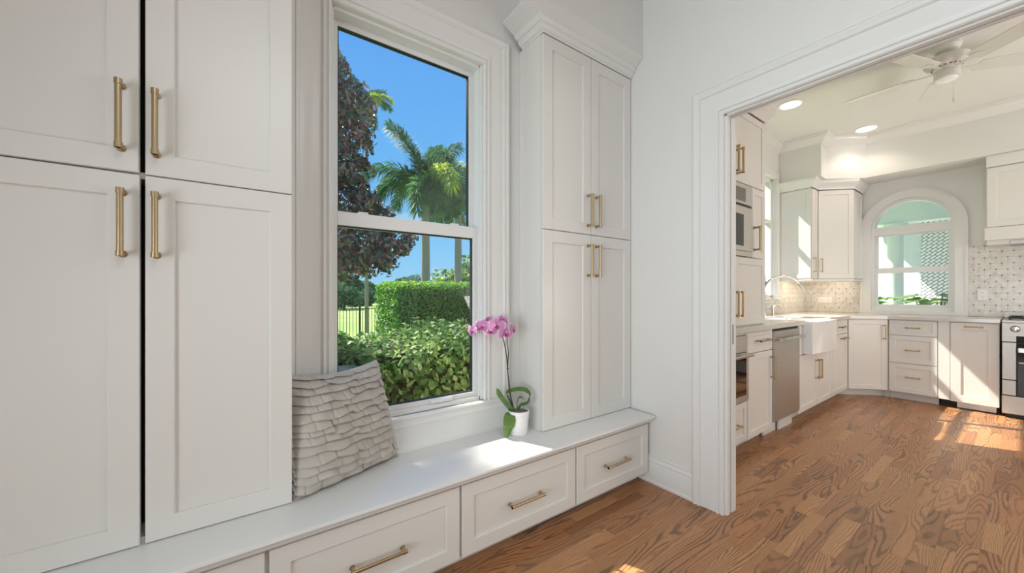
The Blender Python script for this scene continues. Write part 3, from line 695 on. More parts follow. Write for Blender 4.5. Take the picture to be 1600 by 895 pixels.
# kitchen window
mb = MB()
for a in ((KX0, KX0+.03, 1.97, 2.06, KZ0, KZ1), (KX1-.03, KX1, 1.97, 2.06, KZ0, KZ1), (KX0, KX1, 1.97, 2.06, KZ1-.03, KZ1), (KX0, KX1, 1.97, 2.06, KZ0, KZ0+.03), (4.74, 4.80, 1.98, 2.05, KZ0, KZ1), (KX0, KX1, 1.985, 2.045, 2.13, 2.17)): mb.box(*a)
w2 = struct('window_2', mb, M['vinyl'], bevel=.002)
MB().box(KX0+.03, KX1-.03, 2.01, 2.014, KZ0+.03, KZ1-.03).build('glass_pane', M['glass'], w2)
Fk = lambda x, z, h: (x, YK-h, z)
ck = [(0, 0), (0, .012), (.01, .016), (.05, .014), (.06, .02), (.068, .018), (.07, 0)]
mb = MB(); sweep(mb, [(KX1, KZ0), (KX1, KZ1), (KX0, KZ1), (KX0, KZ0), ], [(-o, h) for o, h in ck], Fk); mb.box(KX0-.07, KX1+.07, YK-.03, YK, KZ0-.02, KZ0)
struct('trim_kitchen_window', mb, M['trim'], smooth=30)
# ornament on the sill
t = thing('glass_ornament', 'slim blue-grey glass finial with curled drops on the kitchen window sill', 'ornament', (5.18, 1.905, KZ0))
MB().lathe([(.001, KZ0), (.03, KZ0), (.03, KZ0+.006), (.006, KZ0+.02), (.004, KZ0+.15), (.022, KZ0+.17), (.026, KZ0+.19), (.008, KZ0+.21), (.006, KZ0+.33), (.001, KZ0+.55)], (5.18, 1.905, 0), 14).build('finial', M['ornament'], t, smooth=50)
mb = MB()
for k in range(26):
    z = KZ0+.03+k*.010; a = k*2.1; c = Vector((5.18+.018*math.cos(a), 1.905+.018*math.sin(a), z)); mb.lathe([(.001, -.007), (.006, -.003), (.006, .003), (.001, .007)], tuple(c), 6)
mb.build('drops', M['ornament'], t, smooth=50)['kind'] = 'stuff'

# wall corner cabinet
t = thing('corner_wall_cabinet', 'white angled wall cabinet in the kitchen corner above the backsplash', 'cabinet', (6.1, 1.65, 1.395), None)
pl = [(5.675, YK-.003), (5.675, 1.59), (5.90, 1.59), (6.178, 1.308), (6.612, 1.308), (6.612, YK-.003)]
MB().prism(pl, 1.395, 2.512).build('carcass', M['cab'], t)
MB().prism([(5.672, YK-.004), (5.672, 1.570), (5.888, 1.570), (6.17, 1.284), (6.612, 1.284), (6.612, YK-.004)], 1.372, 1.395).build('light_rail', M['cab'], t)
FS = frame((5.675, 0, 0), (0, -1, 0), (0, 0, 1), (-1, 0, 0))
d = MB(); shaker(d, FS, -1.905, -1.58, 1.40, 2.505, 0, .008, .045, .006); d.build('side_panel', M['cab'], t)
FN = frame((0, 1.568, 0), (1, 0, 0), (0, 0, 1), (0, -1, 0))
d = MB(); shaker(d, FN, 5.685, 5.878, 1.40, 2.505, -.02, .02, .045); d = d.build('door', M['cab'], t); pull(FN, 5.72, 1.565, .18, True, 0, d, .005, .028)
d2 = Vector((1, -1.0, 0)).normalized(); FG = frame((5.886, 1.566, 0), d2, (0, 0, 1), (-.7071, -.7071, 0))
d = MB(); shaker(d, FG, .004, .398, 1.40, 2.505, -.02, .02, .055); d = d.build('door', M['cab'], t); pull(FG, .035, 1.565, .17, True, 0, d, .005, .028)
FP = frame((0, 1.288, 0), (1, 0, 0), (0, 0, 1), (0, -1, 0))
d = MB(); shaker(d, FP, 6.185, 6.60, 1.40, 2.505, -.018, .018, .055); d.build('side_panel', M['cab'], t)
mb = MB(); sweep(mb, [(5.668, YK-.01), (5.668, 1.566), (5.886, 1.566), (6.17, 1.284), (6.61, 1.284)], [(-o, 2.512+h) for o, h in [(0, 0), (.008, 0), (.012, .02), (.03, .045), (.05, .075), (.055, .085), (.055, .115), (0, .115)]], lambda x, y, h: (x, y, h)); mb.build('crown', M['trim'], t, smooth=30)

# arched window
mb = MB()
def archring(r0y, r0z, r1y, r1z, x0, x1, zb=AZ0, n=28):
    P0 = [(AC-r0y, zb)]+[(AC-r0y*math.cos(PI*i/n), ASP+r0z*math.sin(PI*i/n)) for i in range(n+1)]+[(AC+r0y, zb)]
    P1 = [(AC-r1y, zb)]+[(AC-r1y*math.cos(PI*i/n), ASP+r1z*math.sin(PI*i/n)) for i in range(n+1)]+[(AC+r1y, zb)]
    m_ = MB(); m_.rings([[(x0, a[0], a[1]), (x0, b[0], b[1]), (x1, b[0], b[1]), (x1, a[0], a[1])] for a, b in zip(P0, P1)]); return m_
a1 = archring(AR-.03, ARZ-.035, AR, ARZ, XK+.02, XK+.13)
a1.box(XK+.03, XK+.12, AY0+.03, AY1-.03, 1.955, 2.055).box(XK+.03, XK+.12, AY0+.03, AY1-.03, AZ0, AZ0+.045)
w3 = struct('window_3', a1, M['vinyl'], smooth=30)
def ysash(z0, z1, x0, x1, b, tp):
    y0, y1 = AY0+.03, AY1-.03; m_ = MB().box(x0, x1, y0, y0+.025, z0, z1).box(x0, x1, y1-.025, y1, z0, z1).box(x0, x1, y0+.025, y1-.025, z0, z0+b).box(x0, x1, y0+.025, y1-.025, z1-tp, z1)
    s_ = m_.build('sash', M['vinyl'], w3, bevel=.002); MB().box((x0+x1)/2, (x0+x1)/2+.004, y0+.025, y1-.025, z0+b, z1-tp).build('glass_pane', M['glass'], s_)
ysash(1.475, 1.955, XK+.085, XK+.11, .06, .012); ysash(AZ0+.045, 1.535, XK+.045, XK+.075, .03, .065)
g_ = MB(); P0 = [(AC-(AR-.03)*math.cos(PI*i/24), max(2.055, ASP+(ARZ-.035)*math.sin(PI*i/24))) for i in range(25)]
g_.rings([[(xx, a, b) for a, b in P0] for xx in (XK+.075, XK+.079)]); g_.build('arch_pane', M['glass'], w3, keep=True)
c1 = archring(AR, ARZ, AR+.085, ARZ+.085, XK-.022, XK)
for a, b in zip(archring(AR+.085, ARZ+.085, AR+.10, ARZ+.10, XK-.032, XK).v, (0,)): pass
tmp = archring(AR+.078, ARZ+.078, AR+.098, ARZ+.098, XK-.030, XK); c1.add(tmp.v, tmp.f)
c1.box(XK-.03, XK, AY0-.098, AY1+.098, .956, AZ0+.0)
struct('trim_arched_window', c1, M['trim'], smooth=30)

# hood
t = thing('range_hood', 'white panelled cabinet hood over the range, with steel vent below', 'range hood', (6.4, -.19, 1.70))
HY0, HY1 = -.65, .268
MB().box(6.27, XK-.002, HY0, HY1, 1.885, 2.56).build('hood_box', M['cab'], t)
MB().box(6.235, XK-.002, HY0-.015, HY1+.012, 1.755, 1.885).build('valance', M['cab'], t, bevel=.004)
MB().box(6.27, XK-.004, HY0, HY1, 1.712, 1.755).build('lower_box', M['cab'], t)
MB().box(6.265, 6.55, -.50, .12, 1.704, 1.745).build('vent', M['steel'], t, bevel=.003)
FQ = frame((6.25, 0, 0), (0, -1, 0), (0, 0, 1), (-1, 0, 0))
for a, b in ((-.262, .188), (.194, .645)):
    d = MB(); shaker(d, FQ, a, b, 1.892, 2.50, -.02, .02, .06); d.build('door', M['cab'], t)
mb = MB(); sweep(mb, [(XK-.01, HY1), (6.25, HY1), (6.25, HY0), (XK-.01, HY0)], [(-o, 2.51+h) for o, h in [(0, 0), (.01, 0), (.014, .02), (.03, .04), (.045, .07), (.05, .115), (0, .115)]], lambda x, y, h: (x, y, h))
mb2 = MB(); sweep(mb2, [(XK-.01, HY1), (6.25, HY1), (6.25, HY0), (XK-.01, HY0)], [(o, 2.51+h) for o, h in [(0, 0), (.01, 0), (.014, .02), (.03, .04), (.045, .07), (.05, .115), (0, .115)]], lambda x, y, h: (x, y, h))
mb2.build('crown', M['trim'], t, smooth=30)

# range
t = thing('range', 'stainless kitchen range with round silver knobs at the right edge', 'range', (6.33, -.22, 0))
FR = frame((6.05, 0, 0), (0, -1, 0), (0, 0, 1), (-1, 0, 0)); R0, R1 = -.165, .60
MB().fbox(FR, R0, R1, .03, .90, -.56, -.012).fbox(FR, R0+.02, R1-.02, 0, .03, -.5, -.06).build('body', M['black'], t)
MB().fbox(FR, R0, R1, .742, .925, -.012, .010).build('control_panel', M['steel'], t, bevel=.003)
MB().fbox(FR, R0-.0, R1, .925, .952, -.56, .012).build('cooktop', M['steel'], t, bevel=.004)
MB().fbox(FR, R0, R1, .952, 1.02, -.558, -.53).build('back_guard', M['steel'], t, bevel=.003)
MB().fbox(FR, R0+.002, R0+.085, .376, .735, -.012, .008).fbox(FR, R0+.002, R0+.085, .225, .368, -.012, .008).build('side_panel', M['steel'], t, bevel=.003)
MB().fbox(FR, R0, R1, .045, .217, -.012, .009).build('bottom_drawer', M['steel'], t, bevel=.003)
dd = MB().fbox(FR, R0+.09, R1, .225, .72, -.012, .008).build('oven_door', M['blackglass'], t, bevel=.003)
MB().fbox(FR, R0+.095, R1-.01, .645, .69, .03, .05).fbox(FR, R0+.12, R0+.14, .65, .685, .008, .03).fbox(FR, R1-.06, R1-.04, .65, .685, .008, .03).build('handle', M['chrome'], dd, bevel=.005)
MB().fbox(FR, R0+.10, R1-.02, .54, .55, .008, .012).build('trim_strip', M['brass'], dd)
MB().fbox(FR, R0+.085, R1, .735, .80, .008, .0115).build('display_glass', M['blackglass'], t)
for k in range(5):
    a = R0+.08+k*.15; kn = MB().lathe([(.030, 0), (.030, -.006)], FR(a, .868, .010), 20, 'x'); kn.build('knob_bezel', M['black'], t, smooth=30)
    MB().lathe([(.024, -.006), (.024, -.012), (.019, -.016), (.018, -.036), (.001, -.038)], FR(a, .868, .010), 20, 'x').build('knob', M['chrome'], t, smooth=30)
gr = MB()
for k in range(2):
    a0 = R0+.04+k*.36; a1_ = a0+.32
    for s_ in range(5): gr.fbox(FR, a0+.08*s_, a0+.08*s_+.012, .966, .98, -.50, -.05)
    for s_ in range(3): gr.fbox(FR, a0, a1_+.012, .966, .98, -.50+.216*s_, -.488+.216*s_)
    for aa in (a0, a1_): 
        for cc in (-.50, -.062): gr.fbox(FR, aa, aa+.012, .952, .966, cc, cc+.012)
gr.build('burner_grate', M['spout'], t)

# backsplash
bs = thing('backsplash', 'cream marble mosaic backsplash dotted with small dark squares', 'backsplash', (XK-.01, 1.0, .955))
MB().box(XK-.007, XK-.0005, -.9, .409, .956, 1.74).build('mortar_bed', M['grout'], bs); MB().box(XK-.007, XK-.0005, 1.31, YK-.001, .956, 1.372).build('mortar_bed', M['grout'], bs)
MB().box(5.60, XK-.008, YK-.007, YK-.0005, .956, 1.372).box(3.51, 5.60, YK-.007, YK-.0005, .956, 1.135).build('mortar_bed', M['grout'], bs)
tw, thh = .0765, .0645
FT = frame((XK-.007, 0, 0), (0, -1, 0), (0, 0, 1), (-1, 0, 0)); FT2 = frame((0, YK-.007, 0), (1, 0, 0), (0, 0, 1), (0, -1, 0))
tcount = 0
def tiles(F, a0, a1, z0, z1, single):
    global tcount
    joined = MB(); dots = MB(); r = 0; z = z0
    while z < z1-.01:
        zt = min(z+thh, z1); a = a0-(tw/2 if r % 2 else 0)
        while a < a1-.005:
            aa, ab = max(a, a0), min(a+tw, a1)
            if ab-aa > .012:
                g = .0004; m_ = MB() if single else joined; h = .0020+random.uniform(0, .0004)
                def rg(i, c): return [F(aa+g+i, z+g+i, c), F(ab-g-i, z+g+i, c), F(ab-g-i, zt-g-i, c), F(aa+g+i, zt-g-i, c)]
                m_.rings([rg(0, 0), rg(0, h-.0006), rg(.0006, h)])
                if single: m_.build('marble_tile', M['marble'], bs, keep=True); tcount += 1
            if a0+.01 < a < a1-.01 and zt < z1: 
                dots.fbox(F, a-.0058, a+.0058, zt-.0058, zt+.0058, .001, .0032)
            a += tw
        z += thh; r += 1
    if not single: joined.build('marble_tiles', M['marble'], bs, keep=True)['kind'] = 'stuff'
    dots.build('dot_tiles', M['dot'], bs, keep=True)['kind'] = 'stuff'
tiles(FT, -.409, .2, .956, 1.74, True); tiles(FT, -(YK-.008), -1.31, .956, 1.372, True)
tiles(FT, .2, .9, .956, 1.74, False); tiles(FT2, 5.60, XK-.012, .956, 1.372, False); tiles(FT2, 3.51, 5.60, .956, 1.13, False)
def outlet(F, a0, a1, z0, z1, label):
    t = thing('outlet', label, 'outlet', F((a0+a1)/2, z0, .006)); MB().fbox(F, a0, a1, z0, z1, .0065, .012).build('cover_plate', M['plate'], t, bevel=.002)
    am = (a0+a1)/2; zm = (z0+z1)/2; mb = MB(); hz_ = (a1-a0) > (z1-z0)*1.2
    for s_ in (-1, 1):
        ca, cz = (am+s_*(a1-a0)*.24, zm) if hz_ else (am, zm+s_*(z1-z0)*.2)
        sk = MB().fbox(F, ca-.016, ca+.016, cz-.014, cz+.014, .012, .0135).build('socket', M['plate'], t)
        MB().fbox(F, ca-.007, ca-.0045, cz-.006, cz+.005, .0132, .0138).fbox(F, ca+.0045, ca+.007, cz-.006, cz+.005, .0132, .0138).build('slot', M['black'], sk)
outlet(FT, -.345, -.271, 1.137, 1.257, 'white wall socket on the tiles between the arched window and the range')
outlet(FT, -1.76, -1.60, 1.085, 1.165, 'white wall socket set sideways in the tiled kitchen corner')

# faucets
t = thing('kitchen_faucet', 'tall brushed nickel gooseneck faucet behind the sink', 'faucet', (4.83, 1.78, .9555))
MB().lathe([(.028, .9555), (.028, .962), (.020, .97), (.018, 1.05), (.014, 1.055), (.001, 1.055)], (4.83, 1.78, 0), 18).build('base', M['nickel'], t, smooth=40)
gp = [Vector((4.83, 1.78, 1.05)), Vector((4.83, 1.78, 1.22))]
arc = [Vector((4.83+.34*.5*(1-math.cos(a))*1.0, 1.78-.26*.5*(1-math.cos(a)), 1.22+.19*math.sin(a))) for a in [PI*k/16 for k in range(1, 14)]]
MB().tube(gp+arc, .013, 12).build('spout', M['nickel'], t, smooth=50)
e0 = arc[-1]; dd_ = (arc[-1]-arc[-2]).normalized(); MB().tube([e0, e0+dd_*.02, e0+dd_*.10, e0+dd_*.11], [.015, .019, .021, .017], 14).build('spray_head', M['steel'], t, smooth=50)
MB().tube([Vector((4.83, 1.78, 1.0)), Vector((4.90, 1.75, 1.02)), Vector((4.96, 1.74, 1.06))], .006, 8).build('lever', M['nickel'], t, smooth=50)
t = thing('filter_faucet', 'small brushed nickel filter tap beside the gooseneck faucet', 'faucet', (4.80, 1.85, .9555))
arc = [Vector((4.80+.13*(1-math.cos(a)), 1.85-.045*(1-math.cos(a)), 1.10+.09*math.sin(a))) for a in [PI*k/14 for k in range(0, 13)]]
MB().lathe([(.02, .9555), (.02, .965), (.012, .97), (.012, 1.0), (.001, 1.0)], (4.80, 1.85, 0), 14).build('base', M['nickel'], t, smooth=40)
MB().tube([Vector((4.80, 1.85, .98)), Vector((4.80, 1.85, 1.05))]+arc, .008, 10).build('spout', M['nickel'], t, smooth=50)
t = thing('soap_dispenser', 'short nickel soap pump on the worktop right of the faucets', 'soap dispenser', (5.14, 1.80, .9555))
MB().lathe([(.02, .9555), (.02, .96), (.014, .965), (.013, 1.03), (.017, 1.035), (.017, 1.075), (.001, 1.078)], (5.14, 1.80, 0), 14).build('pump_body', M['nickel'], t, smooth=40)
MB().tube([Vector((5.14, 1.80, 1.065)), Vector((5.12, 1.73, 1.06)), Vector((5.12, 1.72, 1.045))], .006, 8).build('nozzle', M['nickel'], t, smooth=50)

# recessed lights
def can(x, y, label):
    t = thing('recessed_light', label, 'ceiling light', (x, y, ZC), 'recessed kitchen lights')
    MB().lathe([(.088, ZC-.0005), (.115, ZC-.0005), (.112, ZC-.008), (.090, ZC-.010), (.086, ZC-.004)], (x, y, 0), 32, cap=False).build('trim_ring', M['plate'], t, smooth=40)
    MB().lathe([(.001, ZC-.0055), (.087, ZC-.0055)], (x, y, 0), 32, cap=False).build('lens', M['lamp'], t)
    l = bpy.data.lights.new('can_light', 'SPOT'); l.energy = 13; l.spot_size = 2.2; l.spot_blend = .6; l.color = (1, .86, .70); l.shadow_soft_size = .08
    o = bpy.data.objects.new('can_light', l); COL.objects.link(o); o.location = (x, y, ZC-.02)
can(4.53, 1.43, 'round recessed ceiling light nearer the doorway, above the sink run')
can(5.90, 1.12, 'round recessed ceiling light in front of the corner bulkhead')
def under(loc, tg, p):
    o = area(loc, tg, .3, .05, p, (1, .80, .58), 'under_cabinet_light')
under((6.30, 1.55, 1.365), (6.45, 1.7, 1.0), 1.3)
under((5.9, 1.72, 1.365), (5.95, 1.85, 1.0), 1.1)

# ceiling fan
FX, FY = 4.43, .38
t = thing('ceiling_fan', 'white five-blade ceiling fan with pull chain in the kitchen', 'ceiling fan', (FX, FY, ZC))
MB().lathe([(.001, ZC), (.075, ZC-.001), (.080, ZC-.02), (.065, ZC-.05), (.030, ZC-.065), (.020, ZC-.068), (.020, ZC-.09)], (FX, FY, 0), 28).build('canopy', M['fanw'], t, smooth=40)
MB().lathe([(.02, ZC-.085), (.09, ZC-.09), (.120, ZC-.105), (.125, ZC-.14), (.115, ZC-.16), (.075, ZC-.175), (.070, ZC-.20), (.001, ZC-.20)], (FX, FY, 0), 32).build('motor_housing', M['fanw'], t, smooth=40)
mb = MB()
for k in range(18):
    a = 2*PI*k/18; mb.box(FX+.08*math.cos(a)-.003, FX+.08*math.cos(a)+.003, FY+.08*math.sin(a)-.003, FY+.08*math.sin(a)+.003, ZC-.178, ZC-.168)
mb.build('vent_slots', M['dark'], t)['kind'] = 'stuff'
MB().lathe([(.062, ZC-.20), (.070, ZC-.215), (.070, ZC-.255), (.060, ZC-.262), (.001, ZC-.262)], (FX, FY, 0), 28).build('switch_housing', M['fanw'], t, smooth=40)
MB().lathe([(.058, ZC-.262), (.055, ZC-.272), (.03, ZC-.282), (.001, ZC-.284)], (FX, FY, 0), 28).build('lamp_cover', M['fanglow'], t, smooth=40)
MB().tube([(FX+.05, FY-.03, ZC-.255), (FX+.05, FY-.03, ZC-.40)], .0016, 6).lathe([(.001, ZC-.40), (.005, ZC-.41), (.008, ZC-.435), (.001, ZC-.44)], (FX+.05, FY-.03, 0), 8).build('pull_chain', M['fanw'], t, smooth=50)
for k in range(5):
    a = math.radians(88+72*k); u = Vector((math.cos(a), math.sin(a), 0)); s_ = Vector((-math.sin(a), math.cos(a), 0)); ti = math.radians(-12)
    sv = s_*math.cos(ti)+Vector((0, 0, math.sin(ti))); nv = u.cross(sv)
    c = Vector((FX, FY, ZC-.195)); prof = [(.17, .050), (.20, .058), (.40, .066), (.52, .066), (.575, .055), (.60, .03)]
    ring = [c+u*r+sv*w for r, w in prof]+[c+u*r-sv*w for r, w in reversed(prof)]
    bl = MB(); bl.rings([ring, [p+nv*.006 for p in ring]]); bl.build('blade', M['fanw'], t)
    ir = MB(); ir.rings([[c+u*r+sv*w-nv*.004, c+u*r-sv*w-nv*.004, c+u*r-sv*w-nv*.0+Vector((0, 0, 0)), c+u*r+sv*w] for r, w in ((.05, .014), (.10, .010), (.15, .016), (.18, .034), (.22, .03), (.24, .008))]); ir.build('blade_iron', M['fanw'], t)

# ================================================================== OUTSIDE
GZ = -.35
struct('ground', MB().box(-60, 120, 2.1, 160, GZ-.2, GZ), M['grass'])
def leaves(name, pts, nrm, size, m, asp=.45, par=None, seedf=None, jit=.7, fold=.18):
    n = len(pts); d = rng.normal(size=(n, 3)); nn = nrm+jit*rng.normal(size=(n, 3)); nn /= np.linalg.norm(nn, axis=1)[:, None]+1e-9
    u = d-(d*nn).sum(1)[:, None]*nn; u /= np.linalg.norm(u, axis=1)[:, None]+1e-9; w = np.cross(nn, u)
    L = size*rng.uniform(.7, 1.25, n)[:, None]; Wd = L*asp
    p0 = pts-u*L*.5; p1 = pts+w*Wd*.5+nn*L*fold*.5; p2 = pts+u*L*.5; p3 = pts-w*Wd*.5+nn*L*fold*.5
    V = np.stack([p0, p1, p2, p3], 1).reshape(-1, 3)
    F_ = np.stack([np.arange(n)*4, np.arange(n)*4+1, np.arange(n)*4+2, np.arange(n)*4, np.arange(n)*4+2, np.arange(n)*4+3], 1).reshape(-1, 3)
    off = Vector((0, 0, 0))
    if par: off = par.location
    V = V-np.array(off)
    me = bpy.data.meshes.new(name); me.vertices.add(n*4); me.vertices.foreach_set('co', V.ravel())
    me.loops.add(n*6); me.loops.foreach_set('vertex_index', F_.ravel()); me.polygons.add(n*2); me.polygons.foreach_set('loop_start', np.arange(n*2)*3)
    me.update(); sd = rng.random(n) if seedf is None else seedf(pts, n)
    at = me.attributes.new('seed', 'FLOAT', 'FACE'); at.data.foreach_set('value', np.repeat(sd, 2).astype(np.float32))
    me.materials.append(m); o = bpy.data.objects.new(name, me); COL.objects.link(o); o['kind'] = 'stuff'
    if par: o.parent = par
    return o
def boxpts(x0, x1, y0, y1, z0, z1, n, depth, faces):
    """random points just under the chosen faces of a box"""
    ar = {'f': (x1-x0)*(z1-z0), 't': (x1-x0)*(y1-y0), 'l': (y1-y0)*(z1-z0), 'r': (y1-y0)*(z1-z0)}; tot = sum(ar[k] for k in faces); P, Nn = [], []
    for k in faces:
        c = int(n*ar[k]/tot); X = rng.uniform(x0, x1, c); Y = rng.uniform(y0, y1, c); Z = rng.uniform(z0, z1, c); dd = rng.exponential(depth, c)-depth*.6; nn = np.zeros((c, 3))
        if k == 'f': Y = y0+dd; nn[:, 1] = -1; nn[:, 2] = .5
        if k == 't': Z = z1-dd; nn[:, 2] = 1
        if k == 'l': X = x0+dd; nn[:, 0] = -1; nn[:, 2] = .4
        if k == 'r': X = x1-dd; nn[:, 0] = 1; nn[:, 2] = .4
        P.append(np.stack([X, Y, Z], 1)); Nn.append(nn)
    return np.concatenate(P), np.concatenate(Nn)
# near hedge
nh = thing('near_hedge', 'broad-leaved green hedge directly outside the window', 'hedge', (1.3, 3.3, GZ))
MB().box(-.8, 3.4, 2.72, 3.75, GZ, .77).build('dark_core', M['core'], nh)  # plain dark box as the shaded inside of the hedge
P, Q = boxpts(-.8, 3.4, 2.65, 3.8, GZ+.3, .805, 15000, .06, 'ft'); P += rng.normal(size=P.shape)*.03
P[:, 2] += .05*np.sin(P[:, 0]*5)+.03*np.sin(P[:, 0]*13+P[:, 1]*7)
leaves('foliage', P, Q, .062, M['near'], .62, nh, seedf=lambda p, n: np.clip(rng.random(n)*.75+.25*(np.sin(p[:, 0]*4+p[:, 2]*5)*.5+.5)-.12*(p[:, 0] < .9), 0, 1))
# individually pickable big leaves on its face
lm = []
for k in range(4):
    m_ = MB(); R = []; nl = 5
    for i in range(nl+1):
        t_ = i/nl; w = .021*math.sin(PI*min(1, .05+.93*t_))**.7
        R.append([(-w, .065*t_, .006+.006*t_), (0, .065*t_, .004*math.sin(3*t_)), (w, .065*t_, .006+.006*t_)])
    m_.rings(R, cap=False, close=False); ob = m_.build('leaf', M['near'], None, keep=True, seeds=[.35+.2*k]*len(m_.f)); ob.parent = nh; lm.append(ob)
for k in range(200):
    src = lm[k % 4]
    o = src if k < 4 else src.copy()
    if k >= 4: COL.objects.link(o); o.parent = nh
    X = random.uniform(.55, 2.0); Z = random.uniform(.2, .78)
    o.location = Vector((X, 2.60+random.uniform(-.03, .05), Z))-nh.location
    o.rotation_euler = (random.uniform(.2, 1.5), random.uniform(-.6, .6), random.uniform(-1.8, 1.8)); sc_ = random.uniform(.8, 1.25); o.scale = (sc_,)*3
# clipped hedge
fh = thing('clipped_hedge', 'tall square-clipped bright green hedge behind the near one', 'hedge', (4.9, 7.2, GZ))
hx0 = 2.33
MB().box(hx0+.08, 8, 6.85, 8.0, GZ, 1.36).build('dark_core', M['core'], fh)  # dark filler box, shade behind the clipped leaves
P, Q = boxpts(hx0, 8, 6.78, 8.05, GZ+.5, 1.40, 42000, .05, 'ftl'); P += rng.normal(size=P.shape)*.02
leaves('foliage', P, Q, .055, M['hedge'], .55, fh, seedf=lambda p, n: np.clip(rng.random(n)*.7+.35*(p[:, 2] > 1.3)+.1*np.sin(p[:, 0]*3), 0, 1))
# fence
fe = thing('metal_fence', 'black metal picket fence left of the clipped hedge, in front of the lawn', 'fence', (1.5, 8.6, GZ))
def pick(x, y, z0, z1, r, nm): return MB().box(x-r, x+r, y-r, y+r, z0, z1).build(nm, M['fence'], fe)
for k in range(52): pick(.0+k*.066, 8.6, GZ+.08, .90, .005, 'picket')
for xx in (.3, 2.12): pick(xx, 8.6, GZ, .96, .018, 'post')
MB().box(-.3, 3.6, 8.585, 8.615, .885, .905).build('rail', M['fence'], fe); MB().box(-.3, 3.6, 8.585, 8.615, GZ+.12, GZ+.15).build('rail', M['fence'], fe)
# magnolia
mg = thing('magnolia_tree', 'dark magnolia with bronze-backed leaves at the left of the window view', 'tree', (1.0, 7.5, GZ))
MB().tube([(1.0, 7.5, GZ), (1.02, 7.5, 1.2), (.95, 7.45, 3.5), (1.05, 7.3, 5.6)], [.16, .13, .09, .03], 10).build('trunk', M['barkd'], mg, smooth=60)
def mc(px, v, r, y):
    k = (px-800)/FPX; d = y/(SF-CF*k); return (d*(CF+SF*k), y, 1.2+(460-v)/FPX*d, r/FPX*d)
cl = [mc(*a) for a in [(498, 82, 42, 7.2), (524, 128, 34, 7.1), (552, 165, 34, 7), (518, 190, 58, 7.2), (548, 215, 38, 7), (520, 262, 54, 7.1), (552, 272, 26, 6.9), (528, 325, 58, 7), (570, 325, 32, 6.8), (592, 348, 28, 6.7), (555, 380, 54, 6.8), (606, 388, 30, 6.6), (538, 412, 34, 6.7), (588, 408, 26, 6.5), (628, 382, 13, 6.6), (465, 150, 62, 7.4), (465, 300, 72, 7.4), (440, 410, 55, 7.2), (640, 372, 8, 6.6)]]
PP, QQ = [], []
for (x, y, z, r) in cl:
    nb = int(250*r*r)+8
    for k in range(nb):   # rosettes of leaves
        d = rng.normal(size=3); d /= np.linalg.norm(d); c = np.array((x, y, z))+d*r*rng.uniform(.55, 1.0)
        m_ = 14; dd = rng.normal(size=(m_, 3)); dd /= np.linalg.norm(dd, axis=1)[:, None]; PP.append(c+dd*.085); QQ.append(d+dd*.3)
leaves('foliage', np.concatenate(PP), np.concatenate(QQ),   .118, M['magnolia'], .42, mg)
mb = MB()
for (x, y, z, r) in cl:
    mb.tube([(1.0, 7.45, max(1.3, z-.6)), ((x+1.0)/2, (y+7.4)/2, z-.2), (x, y, z)], [.05, .035, .012], 6)
mb.build('branches', M['barkd'], mg, smooth=60)
# palms
def palm(label, px, v_c, dist, R_, trunk_r, seed, pos=None):
    random.seed(seed)
    k = (px-800)/FPX; x, y = dist*(CF+SF*k), dist*(SF-CF*k); zc = 1.2+(460-v_c)/FPX*dist
    if pos: x, y, zc = pos
    t = thing('palm_tree', label, 'tree', (x, y, GZ), 'palms beyond the hedge')
    nseg = 26; path = [(x, y, GZ+(zc-R_*.25-GZ)*i/nseg) for i in range(nseg+1)]
    MB().tube(path, [trunk_r*(1.15-.3*i/nseg+.05*(i % 2)) for i in range(nseg+1)], 12).build('trunk', M['bark'], t, smooth=60)
    MB().tube([(x, y, zc-R_*.3), (x, y, zc+.1)], [trunk_r*.75, trunk_r*.5], 10).build('crownshaft', M['palm'], t, smooth=60, seeds=None)
    for f in range(17):
        a = 2*PI*f*.382+random.uniform(-.2, .2); el = [1.35, .9, .55, .2][f % 4]+random.uniform(-.1, .1); L = R_*random.uniform(.95, 1.15)
        pts = []; p = Vector((x, y, zc)); th = el; st = L/12
        for i in range(13):
            pts.append(p.copy()); p = p+Vector((math.cos(a)*math.cos(th), math.sin(a)*math.cos(th), math.sin(th)))*st; th -= (.10+.012*i)*(1.0 if f % 4 else .55)
        m_ = MB(); m_.tube(pts, [.022-.0015*i for i in range(13)], 5)
        Vv, Ff = [], []
        nb = 300
        for b_ in range(nb):
            tt = .12+.88*b_/nb; fi = tt*12; i0 = min(11, int(fi)); q0 = pts[i0].lerp(pts[i0+1], fi-i0); tg = (pts[i0+1]-pts[i0]).normalized()
            ra = random.uniform(0, 2*PI); s1_ = tg.cross(Vector((0, 0, 1))).normalized(); s2_ = s1_.cross(tg)
            out = (s1_*math.cos(ra)+s2_*math.sin(ra)*.8+tg*.75).normalized(); ll = R_*.31*(1-.45*tt)*random.uniform(.8, 1.15)
            mid = q0+out*ll*.55; tip = q0+out*ll+Vector((0, 0, -ll*.3)); wv_ = tg.cross(out).normalized()*.011*R_
            o_ = len(Vv); Vv += [q0, mid+wv_, tip, mid-wv_]; Ff += [(o_, o_+1, o_+2, o_+3)]
        m_.add(Vv, Ff)
        yb = .85 if f in (2, 5) else .35
        m_.build('frond', M['palm'], t, keep=True, seeds=[min(1, max(0, yb+random.uniform(-.3, .2))) for _ in m_.f])
    random.seed(seed+100)
palm('foxtail palm with full crown in the middle of the window view', 665, 296, 11.5, 1.9, .13, 3)
palm('second foxtail palm at the right edge of the window view', 716, 318, 12.5, 1.55, .12, 9)
palm('palm mostly hidden behind the dark magnolia', 573, 165, 13.0, .95, .06, 15)
# unseen tall palm, added to throw shade over the upper part of the window
palm('tall unseen palm added left of the window to shade it', 60, 0, 8.0, 1.4, .13, 21, pos=(-3.02, 9.0, 11.0))
